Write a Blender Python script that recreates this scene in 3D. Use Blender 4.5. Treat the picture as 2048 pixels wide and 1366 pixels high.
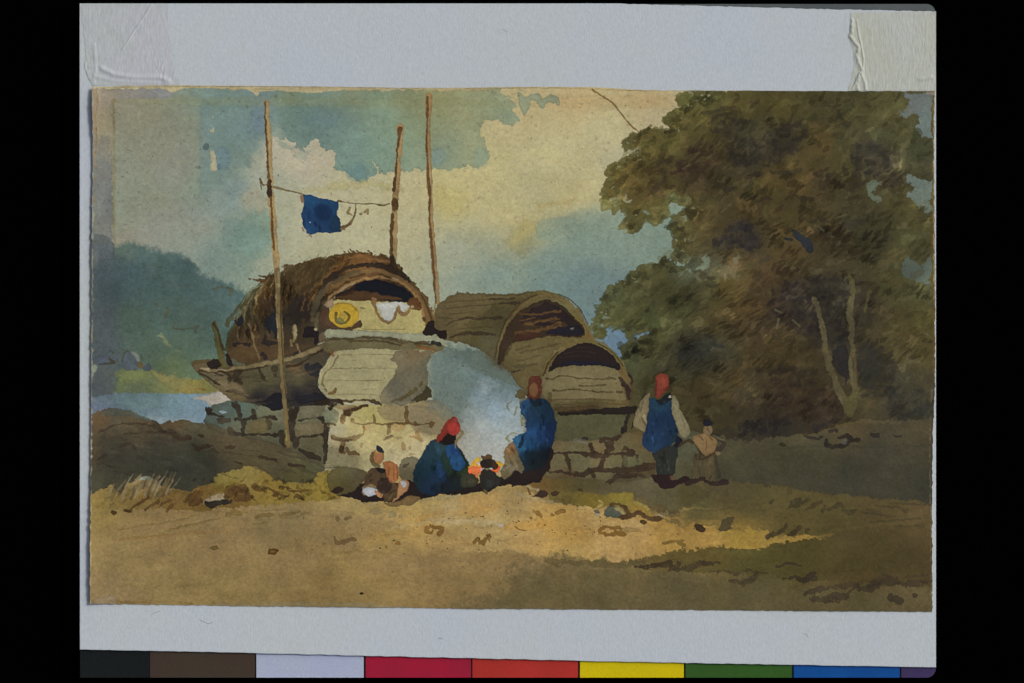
import bpy, math, random
import numpy as np

# ------------------------------------------------------------------ camera, world, sun, exposure
for o in list(bpy.data.objects):
    bpy.data.objects.remove(o)
scn = bpy.context.scene
COL = scn.collection
MM = 0.00015                      # one photograph pixel of the table top is 0.15 mm

def P(x, y, z=0.0):
    return ((x - 1024.0) * MM, (683.0 - y) * MM, z)

cam_d = bpy.data.cameras.new('camera')
cam = bpy.data.objects.new('camera', cam_d)
COL.objects.link(cam)
scn.camera = cam
CAM_H = 0.90
cam.location = (0, 0, CAM_H)
cam.rotation_euler = (0, 0, 0)
cam_d.sensor_width = 36.0
cam_d.lens = 36.0 * CAM_H / (2048 * MM)
cam_d.clip_start = 0.01
cam_d.clip_end = 100.0

SUN_EL, SUN_AZ = 48.0, 62.0       # light from the upper right of the table
world = bpy.data.worlds.new('World')
scn.world = world
world.use_nodes = True
wn = world.node_tree.nodes
wl = world.node_tree.links
sky = wn.new('ShaderNodeTexSky')
sky.sky_type = 'NISHITA'
sky.sun_disc = False
sky.air_density, sky.dust_density, sky.ozone_density = .4, 6.0, 0.0      # a white hazy sky
sky.sun_elevation = math.radians(SUN_EL)
sky.sun_rotation = math.radians(SUN_AZ)
wl.new(sky.outputs[0], wn['Background'].inputs[0])
wn['Background'].inputs[1].default_value = 0.075
sun_d = bpy.data.lights.new('sun', 'SUN')
sun_d.energy = 1.3
sun_d.angle = math.radians(9.0)
sun_d.color = (1.0, 0.93, 0.84)
sun = bpy.data.objects.new('sun', sun_d)
COL.objects.link(sun)
sun.rotation_euler = (0, math.radians(90 - SUN_EL), math.radians(90 - SUN_AZ))
scn.view_settings.view_transform = 'Standard'
scn.view_settings.look = 'None'
scn.view_settings.gamma = 1.0
scn.view_settings.exposure = 0.11
# white diffuse radiance measured once under this sun and sky: pigments are mixed against it
WHITE = (0.771, 0.708, 0.679)

#PAINT-BEGIN  ------------------------------------------------ the watercolour: pigment laid on the sheet by hand-placed washes and strokes
NX, NY = 1440, 890
def _edge(t, ks):
    a = np.array(ks, float)
    return np.interp(t, a[:, 0], a[:, 1])
_u = np.linspace(0, 1, NX); _v = np.linspace(0, 1, NY)
_xr = 186 + _u * (1866 - 186); _yr = 178 + _v * (1214 - 178)
_T = _edge(_xr, [(186,176),(250,173),(330,172),(420,172.5),(500,173),(620,174),(760,176),(900,177),(1010,175.5),(1110,175),(1200,176),(1260,180),(1320,182),(1500,182.5),(1866,183.5)])
_B = _edge(_xr, [(186,1206),(260,1207),(500,1211),(700,1213),(820,1214),(960,1217),(1010,1216),(1300,1219),(1500,1219.5),(1700,1221),(1866,1222.5)])
_L = _edge(_yr, [(178,187),(260,188),(400,187),(560,185.5),(760,185),(1000,183.5),(1214,183)])
_R = _edge(_yr, [(178,1868),(300,1866),(600,1868.5),(760,1868),(850,1864),(1000,1862.5),(1214,1863)])
_rn = np.random.default_rng(5)
def _jit(n, s, a):
    k = np.arange(0, n + s * 2, s)
    return np.interp(np.arange(n), k, _rn.normal(0, a, len(k)))
_T = _T + _jit(NX, 9, .35); _B = _B + _jit(NX, 5, .45); _L = _L + _jit(NY, 4, .55); _R = _R + _jit(NY, 4, .6)
U, V = np.meshgrid(_u, _v)
X = _L[:, None] * (1 - U) + _R[:, None] * U
Y = _T[None, :] * (1 - V) + _B[None, :] * V
X = X.astype(np.float32); Y = Y.astype(np.float32)
CX0, CY0, DX, DY = 186.0, 178.0, (1866 - 186) / (NX - 1), (1214 - 178) / (NY - 1)

def vnoise(sx, sy, seed, ang=0.0):
    r = np.random.default_rng(seed)
    if ang:
        c, s = math.cos(ang), math.sin(ang)
        a, b = X * c + Y * s, -X * s + Y * c
        a = a + 3000; b = b + 3000
    else:
        a, b = X, Y
    gx = a / sx; gy = b / sy
    ix = np.floor(gx).astype(np.int32); iy = np.floor(gy).astype(np.int32)
    fx = gx - ix; fy = gy - iy
    fx = fx * fx * (3 - 2 * fx); fy = fy * fy * (3 - 2 * fy)
    x0, y0 = ix.min(), iy.min()
    L = r.uniform(-1, 1, (iy.max() - y0 + 2, ix.max() - x0 + 2)).astype(np.float32)
    ix -= x0; iy -= y0
    return (L[iy, ix] * (1 - fx) + L[iy, ix + 1] * fx) * (1 - fy) + (L[iy + 1, ix] * (1 - fx) + L[iy + 1, ix + 1] * fx) * fy
def fbm(s, n, seed, asp=1.0):
    o = 0; a = 1.0; t = 0
    for k in range(n):
        o = o + a * vnoise(s / 2 ** k * asp, s / 2 ** k, seed * 31 + k); t += a; a *= .55
    return (o / t).astype(np.float32)
WX = (1.5 * vnoise(13, 13, 1) + 1.1 * vnoise(5.5, 5.5, 2) + .8 * vnoise(2.7, 2.7, 3)).astype(np.float32)
WY = (1.5 * vnoise(13, 13, 4) + 1.1 * vnoise(5.5, 5.5, 5) + .8 * vnoise(2.7, 2.7, 6)).astype(np.float32)
BX = (22 * vnoise(90, 90, 7) + 9 * vnoise(30, 30, 8)).astype(np.float32)
BY = (14 * vnoise(90, 60, 9) + 6 * vnoise(30, 24, 10)).astype(np.float32)
VAR = fbm(46, 5, 11)                      # pooling of the wash
VARH = fbm(26, 4, 12, 3.0)                # the same, drawn out along the stroke
C = np.zeros((NY, NX, 3), np.float32)
ID = np.zeros((NY, NX), np.int16)
PARTS = []                                # (name, label, parent index)
def part(name, label=None, parent=None):
    PARTS.append((name, label, parent))
    return len(PARTS) - 1

def S(s):
    return [tuple(float(q) for q in p.split(',')) for p in s.split()]
def cat(pts, closed=False, n=5):
    p = np.array(pts, float)
    if len(p) < 3: return p
    if closed: q = np.vstack([p[-1], p, p[0], p[1]])
    else: q = np.vstack([2 * p[0] - p[1], p, 2 * p[-1] - p[-2]])
    t = np.linspace(0, 1, n, endpoint=False)[:, None]
    out = []
    for i in range(1, len(q) - 2):
        a, b, c, d = q[i - 1], q[i], q[i + 1], q[i + 2]
        out.append(.5 * (2 * b + (c - a) * t + (2 * a - 5 * b + 4 * c - d) * t * t + (3 * b - a - 3 * c + d) * t ** 3))
    out = np.vstack(out)
    if not closed: out = np.vstack([out, p[-1]])
    return out
def box(x0, x1, y0, y1, m):
    i0 = max(0, int((x0 - m - CX0) / DX) - 2); i1 = min(NX, int((x1 + m - CX0) / DX) + 5)
    j0 = max(0, int((y0 - m - CY0) / DY) - 6); j1 = min(NY, int((y1 + m - CY0) / DY) + 9)
    if i1 <= i0 or j1 <= j0: return None
    return (slice(j0, j1), slice(i0, i1))
def field(samples, x, y, s=38.0, p=1.7):
    """a wash of several colours run into each other: (x, y, r, g, b) drops"""
    a = np.array(samples, np.float32)
    num = np.zeros(x.shape + (3,), np.float32); den = np.zeros(x.shape, np.float32)
    for r in a:
        w = 1.0 / ((x - r[0]) ** 2 + (y - r[1]) ** 2 + s * s) ** p * 1e6
        num += w[..., None] * r[2:5]; den += w
    return num / den[..., None]
def lay(sl, sd, col, a, soft, edge, var, ids, mode, fade, dry, ew=2.6):
    al = np.clip(.5 - sd / soft, 0, 1)
    al = al * al * (3 - 2 * al)
    full = al.copy()
    if fade is not None:
        x0, y0, x1, y1 = fade
        t = ((X[sl] - x0) * (x1 - x0) + (Y[sl] - y0) * (y1 - y0)) / ((x1 - x0) ** 2 + (y1 - y0) ** 2) + .10 * VAR[sl]
        al = al * np.clip(1 - t, 0, 1)
    if dry:
        g = DRY[sl]
        al = al * np.clip(1.0 - dry * (g + .25) * 2.2, 0, 1)
    al = al * a
    c = field(col[0], X[sl] + .4 * BX[sl], Y[sl] + .4 * BY[sl], *col[1:]) if isinstance(col, list) else np.broadcast_to(np.array(col, np.float32), sd.shape + (3,))
    k = 1 + var * VAR[sl] + .5 * var * VARH[sl] - edge * np.exp(-(np.minimum(sd, 0) / ew) ** 2)
    if mode == 'mul':
        C[sl] *= 1 + al[..., None] * (c * k[..., None] / 255.0 - 1)
    else:
        C[sl] += al[..., None] * (c * k[..., None] - C[sl])
    if ids is not None:
        m = (full > .5) if fade is None else (al > .35)
        ID[sl][m] = ids
def poly(pts, col, a=1.0, soft=1.6, rough=1.0, edge=.10, var=.10, id=None, mode='over', fade=None, dry=0, smooth=True, n=4, big=0.0):
    p = S(pts) if isinstance(pts, str) else pts
    p = cat(p, True, n) if smooth else np.array(p, float)
    sl = box(p[:, 0].min(), p[:, 0].max(), p[:, 1].min(), p[:, 1].max(), soft + 6 + big)
    if sl is None: return
    x = X[sl] + rough * WX[sl] + big * BX[sl] / 22; y = Y[sl] + rough * WY[sl] + big * BY[sl] / 14
    d2 = np.full(x.shape, 1e9, np.float32); ins = np.zeros(x.shape, bool)
    q = np.roll(p, -1, 0)
    for (ax, ay), (bx, by) in zip(p, q):
        ex, ey = bx - ax, by - ay
        l2 = ex * ex + ey * ey + 1e-9
        t = np.clip(((x - ax) * ex + (y - ay) * ey) / l2, 0, 1)
        d2 = np.minimum(d2, (x - ax - t * ex) ** 2 + (y - ay - t * ey) ** 2)
        if ay != by:
            ins ^= ((ay > y) != (by > y)) & (x < (y - ay) * ex / ey + ax)
    d = np.sqrt(d2)
    lay(sl, np.where(ins, -d, d), col, a, soft, edge, var, id, mode, fade, dry)
def stroke(pts, w, col, a=1.0, soft=2.0, rough=.5, edge=.12, var=.08, id=None, mode='over', fade=None, dry=0, taper=0.0, n=5, smooth=True, wk=1.0):
    p = S(pts) if isinstance(pts, str) else list(pts)
    p = np.array([q if len(q) > 2 else (q[0], q[1], w) for q in p], float)
    p[:, 2] *= wk
    if smooth: p = cat(p, False, n)
    if taper:
        t = np.linspace(0, 1, len(p)); k = np.clip(np.minimum(t, 1 - t) / max(taper, 1e-3), .25, 1)
        p[:, 2] *= k
    sl = box(p[:, 0].min(), p[:, 0].max(), p[:, 1].min(), p[:, 1].max(), soft + 6 + w)
    if sl is None: return
    x = X[sl] + rough * WX[sl]; y = Y[sl] + rough * WY[sl]
    sd = np.full(x.shape, 1e9, np.float32)
    for (ax, ay, aw), (bx, by, bw) in zip(p[:-1], p[1:]):
        ex, ey = bx - ax, by - ay
        l2 = ex * ex + ey * ey + 1e-9
        t = np.clip(((x - ax) * ex + (y - ay) * ey) / l2, 0, 1)
        sd = np.minimum(sd, np.sqrt((x - ax - t * ex) ** 2 + (y - ay - t * ey) ** 2) - .5 * (aw + t * (bw - aw)))
    wm = float(np.mean(p[:, 2])); sd = sd + min(.13 * wm, 1.2) * VAR2[sl]
    lay(sl, sd, col, a * (1 - .22 * np.clip(VAR2[sl] + .2, 0, 1)), soft, edge, var + .10, id, mode, fade, dry, 1.6)
def blob(cx, cy, rx, ry, col, ang=0, **k):
    t = np.linspace(0, 2 * math.pi, 12, endpoint=False); c, s = math.cos(math.radians(ang)), math.sin(math.radians(ang))
    px, py = rx * np.cos(t), ry * np.sin(t)
    poly(list(zip(cx + px * c - py * s, cy + px * s + py * c)), col, n=3, **k)
def strokes(txt, w, col, **k):
    for s in txt.split('|'): stroke(s.strip(), w, col, **k)
VAR2 = (vnoise(11, 11, 61) + .6 * vnoise(5, 5, 62)).astype(np.float32)
DRY = (fbm(9, 3, 21, 3.5) + .3 * vnoise(2.2, 2.2, 22)).astype(np.float32)

def clump(cx, cy, R, col, rnd, a=.5, w=(9, 18), k=5, ang=-.6, **kw):
    """a lobed dab of foliage: a short wandering pass of a loaded brush"""
    t = rnd.uniform(-1, 1, (k, 2)); c, s = math.cos(ang), math.sin(ang)
    pts = [(cx + R * (q[0] * c - .55 * q[1] * s), cy + R * (q[0] * s + .55 * q[1] * c), rnd.uniform(*w)) for q in t[np.argsort(t[:, 0])]]
    stroke(pts, w[1], col, a=a, n=3, rough=1.1, edge=.14, **kw)
# ---- the parts of the picture
P_SKY = part('sky', 'cream and blue washed sky with soft clouds across the top of the painting')
P_HILL = part('hill', 'hazy blue hillside behind the boats on the left of the painting')
P_SHORE = part('far_shore', 'yellow green shore with tiny huts at the foot of the blue hill')
P_HUT = part('hut', 'tiny grey hut on the far shore', P_SHORE)
P_WATER = part('water', 'strip of pale blue water between far shore and dark bank')
P_GROUND = part('ground', 'ochre and olive earth track across the foreground of the painting')
P_BANK = part('bank', 'dark brown earth bank on the left in front of the water')
P_FIELD = part('field', 'dark green field running back behind the standing figures')
P_TREE = part('tree', 'large brown and olive tree filling the right of the painting')
P_TRUNK = part('trunk', 'pale forked trunk rising from the ground', P_TREE)
P_TWIG = part('twig', 'thin brown line curving across the sky into the tree')
P_BOAT1 = part('beached_boat', 'big beached boat with shaggy thatch, pale stern and hat hung inside')
P_THATCH = part('thatched_canopy', None, P_BOAT1)
P_OPEN1 = part('canopy_opening', None, P_BOAT1)
P_SCREEN = part('cabin_panel', None, P_BOAT1)
P_HAT = part('straw_hat', 'round yellow straw hat with dark ring', P_BOAT1)
P_GARMENT = part('hanging_garment', 'white garment hung inside the canopy', P_BOAT1)
P_BEAM = part('cross_beam', None, P_BOAT1)
P_STERN = part('stern', 'pale planked stern half in shadow', P_BOAT1)
P_RAIL = part('gunwale', None, P_BOAT1)
P_POST = part('mooring_post', None, P_BOAT1)
P_BOAT2 = part('covered_boat', 'middle boat under a long board roof with dark arched opening')
P_OPEN2 = part('canopy_opening', None, P_BOAT2)
P_BOAT3 = part('covered_boat', 'smallest boat in front with black arched opening above three planks')
P_OPEN3 = part('canopy_opening', None, P_BOAT3)
P_PLANKS = part('plank_front', None, P_BOAT3)
P_HULL3 = part('hull', None, P_BOAT3)
P_WALL1 = part('stone_wall', 'dry stone base under the beached boat, left half dark, right half sunlit')
P_LIT = part('wall_face', 'sunlit cream stones', P_WALL1)
P_WALL2 = part('stone_wall', 'low dull stone base under the smallest boat')
P_POLEA = part('bamboo_pole', 'tall pole standing in front of the thatched boat, leftmost of the three poles')
P_POLEB = part('bamboo_pole', 'shortest pole with dark knob rising from the top of the thatch')
P_POLEC = part('bamboo_pole', 'thin tall pole to the right of the thatch, the one without a line')
P_LINE = part('clothes_line', 'thin brown line tied between the two left poles')
P_FLAG = part('blue_cloth', 'square dark blue cloth hung on the line')
P_RAG = part('rag', 'small brown rag beside the blue cloth on the line', P_LINE)
P_SMOKE = part('smoke', 'pale blue smoke rising from the fire in front of the boats')
P_FIRE = part('fire', 'yellow and red flames behind the cooking pot')
P_POT = part('cooking_pot', 'dark pot on a stove in front of the fire')
P_SHADE = part('shadow', 'dark brown shadow on the ground under the seated group')
P_W1 = part('person', 'woman in dark blue seated by the fire with a bright red headscarf')
P_W1S = part('headscarf', 'bright red headscarf', P_W1)
P_C1 = part('person', 'bare armed child crouching left of the seated woman with a white bowl')
P_C1B = part('bowl', 'white bowl', P_C1)
P_C1H = part('hair', None, P_C1)
P_W2 = part('person', 'woman in long dark blue clothes standing right of the smoke')
P_W2S = part('headscarf', 'dull red headscarf', P_W2)
P_BASKET = part('bundle', 'grey brown bundle at the standing woman beside the fire')
P_W3 = part('person', 'woman seen from behind in a blue tunic with pale sleeves')
P_W3S = part('headscarf', 'long red headscarf', P_W3)
P_W3T = part('tunic', 'plain blue tunic', P_W3)
P_W3P = part('trousers', 'dark trousers', P_W3)
P_C2 = part('person', 'small child in ochre shirt and dark cap holding the hand of the blue woman')
P_C2H = part('cap', None, P_C2)
P_C2S = part('shirt', None, P_C2)
P_ROCK = part('rock', 'brown rounded rock left of the crouching child')
P_ROCKB = part('rock', 'grey rock between crouching child and seated woman')
P_GRASSB = part('grass', 'olive tufts at the foot of the low stone base')
P_STONE = part('stone', 'pale stone with black underside in the grass on the left')
P_STONEB = part('stone', 'blue grey stone lying at the edge of the sunny ground')
P_STONEC = part('stone', 'small pale stone with dark side right of the stove')
P_GRASS = part('grass', 'yellow and brown grass strokes below the dark bank')

# ---- sky: one cool wash and one warm wash, met along the cloud edges
sky_warm = [(300,300,140,142,120),(300,420,134,140,120),(400,470,136,144,120),(540,300,166,160,133),(600,330,172,164,136),(640,420,172,166,130),
 (720,440,172,167,128),(720,480,170,166,128),(600,480,166,163,130),(830,380,172,163,120),(830,460,168,162,122),(950,330,178,168,116),(900,390,178,166,106),(1000,430,176,166,116),
 (1100,300,178,170,122),(1200,260,176,168,122),(1300,230,166,156,116),(1180,380,178,168,118),(1150,200,176,158,110),(1280,200,172,152,106),(1050,210,172,158,112),
 (1060,460,166,156,106),(1030,500,158,152,112),(1140,400,168,158,110),(1250,330,166,160,124),(900,500,150,154,126),(930,560,134,146,126),(1000,540,124,140,124),
 (1100,520,120,138,122),(1100,560,106,126,116),(1180,480,124,142,122),(1250,470,126,140,118),(1330,470,118,134,112),(1200,560,108,128,122),(1200,640,96,120,124),(1240,690,96,122,140),(1150,600,104,126,118),
 (500,420,128,142,122),(520,360,148,152,130),(470,470,122,138,120),(500,500,112,134,118),(540,470,126,144,122),(430,510,110,128,114),(560,420,160,160,128),(560,500,158,158,128),(620,505,162,160,124),
 (240,300,140,136,112),(240,460,132,132,106),(330,340,130,134,116),(400,360,130,136,120),(450,390,120,138,130),(700,380,168,162,124),(780,400,170,163,120),
 (1500,200,150,142,96),(1860,220,110,116,108),(1850,400,112,124,112),(1860,560,92,102,90),(1740,400,104,112,98),(1380,420,126,140,118)]
sky_cool = [(250,200,128,128,108),(300,230,128,130,106),(330,300,132,136,116),(380,250,126,132,110),(360,330,130,134,118),(330,420,130,136,116),(395,300,128,134,114),
 (430,215,104,130,126),(430,190,108,132,138),(450,260,100,126,130),(450,300,110,134,134),(490,230,104,130,130),(520,220,104,128,144),(515,250,108,130,150),(500,300,118,140,136),(480,340,120,140,132),(440,340,112,134,130),(430,400,116,136,128),
 (470,400,124,140,126),(600,230,102,128,120),(620,250,94,120,120),(680,240,100,124,122),(640,280,100,126,124),(580,200,116,128,104),(700,190,122,132,110),(700,300,108,134,128),(720,340,108,134,126),(760,240,116,138,122),(780,290,116,140,126),(760,320,116,138,126),
 (830,200,126,132,104),(830,260,122,138,114),(830,310,126,142,122),(880,210,136,136,98),(890,300,126,140,122),(870,260,134,140,112),(930,230,142,144,112),(950,290,140,146,118),(1000,220,130,140,114),(1020,235,128,140,122),(960,200,138,142,112),(560,260,106,130,124)]
sky_warm = [(x, y, r * 1.055 + (3 if x < 420 else 0), g * 1.05 - (1 if x < 420 else 0), b_ * 1.05 + (9 if x < 420 else 5)) for x, y, r, g, b_ in sky_warm]
sky_cool = [(x, y, r + (9 if x < 560 else 8), g + (5 if x < 560 else 6), b_ + (6 if x < 400 else -6 if x < 560 else 0)) for x, y, r, g, b_ in sky_cool]
C[:] = field(sky_warm, X + BX, Y + BY, 30.0)
ID[:] = P_SKY
cloud = '345,150 1012,150 1000,186 1020,200 1034,214 1026,222 1036,240 1026,252 1004,246 990,240 967,240 962,262 972,290 978,312 968,334 930,336 890,342 850,340 808,342 786,345 770,352 756,350 752,328 748,322 752,344 752,354 738,356 734,366 720,368 712,362 700,349 686,343 668,338 669,322 674,307 662,301 648,298 640,292 638,282 630,280 620,284 616,292 610,294 612,306 602,300 590,296 588,286 572,279 562,283 548,272 541,290 520,330 500,352 478,380 450,410 400,440 300,470 150,480 150,150'
poly(cloud, [*[sky_cool], 30.0], rough=2.3, soft=2.0, edge=.045, var=.05, smooth=False, id=P_SKY)
poly('225,470 300,440 400,400 470,350 520,290 552,272 548,380 520,430 540,470 400,520 225,520', [sky_warm, 30.0], a=.85, soft=60, edge=0, rough=5, var=.03, smooth=False)
# softer wash edges and lifted spots in the blue
poly('404,204 470,200 530,212 545,262 520,300 498,330 478,344 450,356 432,384 405,392', (108,132,128), a=.45, soft=20, rough=3, edge=.02, smooth=False)
poly('404,215 420,215 424,300 414,372 400,380', (106,128,126), a=.3, soft=5, rough=1.5, edge=.05)
blob(446, 318, 15, 24, (100,128,140), a=.5, soft=14, rough=2); blob(470,372,30,20,(112,134,134),a=.4,soft=20)
blob(520, 240, 14, 30, (106,126,140), a=.45, soft=16, rough=3)
blob(648, 238, 34, 22, (96,120,124), a=.4, soft=30, rough=4); blob(590,222,26,16,(98,122,120),a=.35,soft=22)
blob(715, 345, 22, 16, (96,128,128), a=.5, soft=14, rough=3)
poly('552,285 562,284 590,297 608,304 622,298 610,318 590,312 596,300 580,300', (128,146,130), a=.55, soft=5, rough=2)
poly('560,300 640,296 660,305 668,338 600,345 560,340', (176,166,142), a=.35, soft=16, rough=3)
for s in ['420,262 429,256 427,266 422,266', '423,304 430,305 434,322 438,338 430,343 422,338 424,320', '428,233 431,235 429,239']:
    poly(s, (170,165,136), rough=1.2, var=.06)
blob(414, 294, 6, 7, (84,98,96), rough=.6, a=.9)
blob(440,335,4,6,(88,116,146),a=.7,soft=5)
poly('496,376 520,380 536,400 530,420 500,424 486,402', (160,150,126), a=.5, soft=14, rough=4)
poly('500,430 524,420 548,440 548,500 510,520 470,500 480,450', (116,140,124), a=.6, soft=14, rough=3, edge=.04)
poly('440,452 470,440 520,452 540,475 520,505 460,500', (112,138,128), a=.45, soft=12, rough=4)
poly('588,387 640,372 700,362 760,364 800,372 800,380 700,376 640,384', (170,160,104), a=.45, soft=8, rough=4)
poly('868,390 900,380 930,395 925,430 880,432 866,420', (176,165,104), a=.4, soft=34, rough=5)
poly('1030,455 1050,440 1075,450 1070,480 1052,505 1026,500 1018,476', (166,152,92), a=.5, soft=20, rough=5)
poly('1075,405 1110,405 1140,398 1150,404 1110,412 1090,418 1076,416', (174,156,100), a=.5, soft=7, rough=3)
poly('1050,198 1370,192 1370,214 1200,216 1050,212', (176,146,98), a=.30, soft=14, rough=2)
poly('200,196 560,196 860,198 1030,204 1030,212 560,214 200,206', (134,134,96), a=.30, soft=10, rough=2)
blob(876,315,14,18,(120,142,140),a=.5,soft=12)
poly('948,300 968,290 974,330 955,336', (132,148,128), a=.5, soft=8, rough=3)
poly('1034,186 1044,190 1054,196 1064,188 1078,190 1086,198 1096,192 1108,192 1120,204 1118,212 1108,208 1100,206 1092,210 1088,218 1080,218 1074,206 1066,200 1060,206 1058,220 1049,233 1042,222 1038,206', (136,143,116), rough=1.2, a=.9, soft=2.5)
stroke('985,186 1000,200 1018,196', 8, (140,146,114), a=.8)
stroke('1184,180,4 1197,189,3 1216,200,3 1231,214,3 1245,232,3 1258,248,3.5 1282,270,3', 3, (128,100,58), rough=.6, id=P_TWIG, a=.85)
# unpainted deckle strip along the top, stained left margin
poly('180,168 1012,168 1010,176 990,178 960,180 900,181 850,180 800,180 780,182 766,186 760,180 700,181 640,186 560,183 534,183 528,186 520,186 518,192 513,194 505,185 495,181 455,178 430,178 400,176 372,178 350,184 344,190 330,184 318,180 180,178', (172,160,124), rough=1.2, edge=-.03, var=.06, smooth=False)
stroke('186,176 500,174 900,178 1110,177 1260,182 1500,184', 1.6, (120,100,64), a=.6, dry=.4)
strokes('380,176 480,179 560,180|600,178 760,181|820,182 1000,181', 3, (178,150,98), a=.4)
poly('188,180 320,178 346,188 344,196 330,198 260,200 228,204 226,480 190,484 186,300', [[(195,240,146,132,108),(210,200,144,134,116),(260,190,134,130,122),(320,190,128,130,126),(215,260,134,130,112),(215,340,124,126,118),(210,400,112,116,114),(210,460,118,120,110)], 24.0], rough=1.6, soft=3, edge=.04, smooth=False)
poly('196,240 226,212 228,300 222,330 200,300', (150,140,112), a=.6, soft=8, rough=3)
poly('196,308 206,270 222,272 226,480 188,484', (116,118,112), a=.5, soft=6, rough=3, smooth=False)
stroke('192,180 193,300 190,420 188,520', 5, (150,118,80), a=.55, dry=.8, rough=1.6)
stroke('197,180 196,260 192,310', 2.5, (128,92,52), a=.6, dry=.6, rough=1.4)
stroke('229,200 231,300 229,420 232,520 233,650 235,690', 4, (136,122,78), a=.6, soft=3, rough=.8)
# ---- hills
hill = [(250,500,92,108,102),(200,500,98,104,110),(300,510,82,100,102),(360,530,76,96,100),(300,580,70,88,92),(400,570,76,94,98),(440,590,78,98,102),(480,610,82,104,108),(260,640,76,92,86),(340,640,76,94,92),(420,640,78,96,96),(450,680,82,102,98),(300,690,80,96,90),(380,700,86,102,94),(430,750,98,116,98),(350,740,98,108,80),(200,560,68,76,84),(200,640,70,76,86),(205,690,78,84,96),(260,560,68,84,90)]
hill = [(x, y, r, g + 2, b_ - 5) for x, y, r, g, b_ in hill]
poly('184,486 215,484 232,492 262,486 290,492 305,500 322,498 338,508 352,506 368,516 385,522 398,536 404,548 420,552 436,560 468,568 470,578 486,582 500,600 500,760 184,770', [hill, 28.0], rough=2.4, soft=12, edge=.0, id=P_HILL, var=.10, smooth=False)
poly('184,486 228,486 230,560 229,690 184,695', (78,87,88), a=.62, soft=2.5, rough=.7, edge=.03)
poly('186,490 214,486 226,492 226,530 205,526 190,520', (108,112,118), a=.45, soft=10, rough=3)
poly('200,520 290,520 300,540 260,600 200,600', (60,78,90), a=.3, soft=24, rough=4)
strokes('196,522 230,519 272,521 284,530 330,535 352,549 362,556|346,572 400,571|352,560 348,572', 1.6, (88,90,72), a=.5)
strokes('424,578 446,575 462,577,5 464,582,8 461,589,6|310,607 322,612 338,620,5 332,634,7|350,645 346,655 362,658 385,656 396,652,7 393,661,6', 3, (84,82,62), a=.75, rough=1)
stroke('318,670 328,676,6 334,686,6 342,694,4', 4, (124,130,96), rough=2, a=.8)
# distant hills right of the boats
poly('960,545 1020,500 1080,455 1130,430 1180,416 1260,420 1380,430 1380,560 1240,640 1200,700 1150,640 1080,590 960,590', (116,136,126), a=.34, soft=22, rough=4, edge=.0, var=.12)
poly('1085,440 1130,432 1160,450 1120,470 1090,480 1070,470', (118,138,124), a=.4, soft=7, rough=3)
poly('1100,540 1180,520 1240,560 1230,600 1190,640 1160,620 1120,580', (102,122,122), a=.40, soft=26, rough=6)
poly('1190,660 1230,640 1290,650 1260,690 1245,730 1222,705 1205,685', (96,124,142), a=.6, soft=6, rough=2)
# ---- far shore, huts, water
poly('184,768 184,742 198,735 230,742 240,735 262,740 300,738 322,748 356,752 380,758 420,760 436,770 470,790 470,800 184,800', [[(240,760,98,108,70),(300,760,104,112,76),(340,765,120,122,76),(390,780,136,122,62),(420,775,124,122,74),(210,765,80,84,92),(200,785,78,82,90),(350,750,116,118,84),(290,780,92,104,82)], 20.0], rough=2, soft=3, edge=.03, id=P_SHORE, smooth=False)
poly('184,730 196,715 232,716 240,742 236,776 214,790 184,790', (80,88,88), a=.7, soft=6, rough=2, id=P_SHORE)
poly('184,732 190,730 196,738 188,750 184,748', (128,136,120), rough=1.2)
poly('190,716 204,712 236,716 232,724 210,730 194,728', (80,88,98), rough=1)
strokes('200,729 214,728 228,726,4|222,718,6 228,724,6|220,700 228,706', 3, (70,64,48), a=.8)
poly('246,712 252,702 262,702 276,724 276,738 256,740 244,730', (80,90,94), rough=.9, id=P_HUT)
poly('264,704 274,704 280,711 280,724 274,721', (118,124,114), rough=.8, id=P_HUT)
strokes('246,722 250,706 258,701|284,708 286,722 283,733', 3, (82,78,56), a=.8, id=P_HUT)
poly('276,726 286,726 290,736 280,736', (98,78,48), a=.8)
poly('288,736 298,724 304,738 296,742', (76,84,90), id=P_HUT)
poly('230,744 260,740 300,744 296,756 262,764 240,762', (118,124,74), a=.5, soft=6, rough=3)
poly('300,744 330,746 380,768 430,782 380,788 340,772', (140,130,80), a=.6, soft=5, rough=2.5)
stroke('352,781 390,778 412,779', 4, (138,108,44), a=.7, dry=.5)
strokes('354,700 362,704|380,752 376,762|340,742 352,746', 5, (124,132,100), a=.4)
poly('184,792 240,786 330,786 400,788 430,784 460,792 470,812 430,812 420,830 414,846 330,846 300,846 184,830', [[(210,800,90,106,112),(205,812,100,110,132),(260,800,92,112,112),(320,800,100,122,122),(290,820,94,116,116),(350,815,112,140,148),(390,815,118,146,160),(400,835,120,146,160),(330,838,124,150,160),(300,830,106,126,134),(240,820,96,114,122)], 18.0], rough=1.2, soft=2.5, edge=.03, id=P_WATER, smooth=False)
poly('388,797 418,788 440,782 455,788 464,800 440,812 424,812 414,802', (174,166,152), rough=1.2, id=P_WATER)
poly('296,836 312,830 350,836 372,834 392,840 330,846 312,846', (146,158,160), a=.6, soft=5, rough=2)
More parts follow.
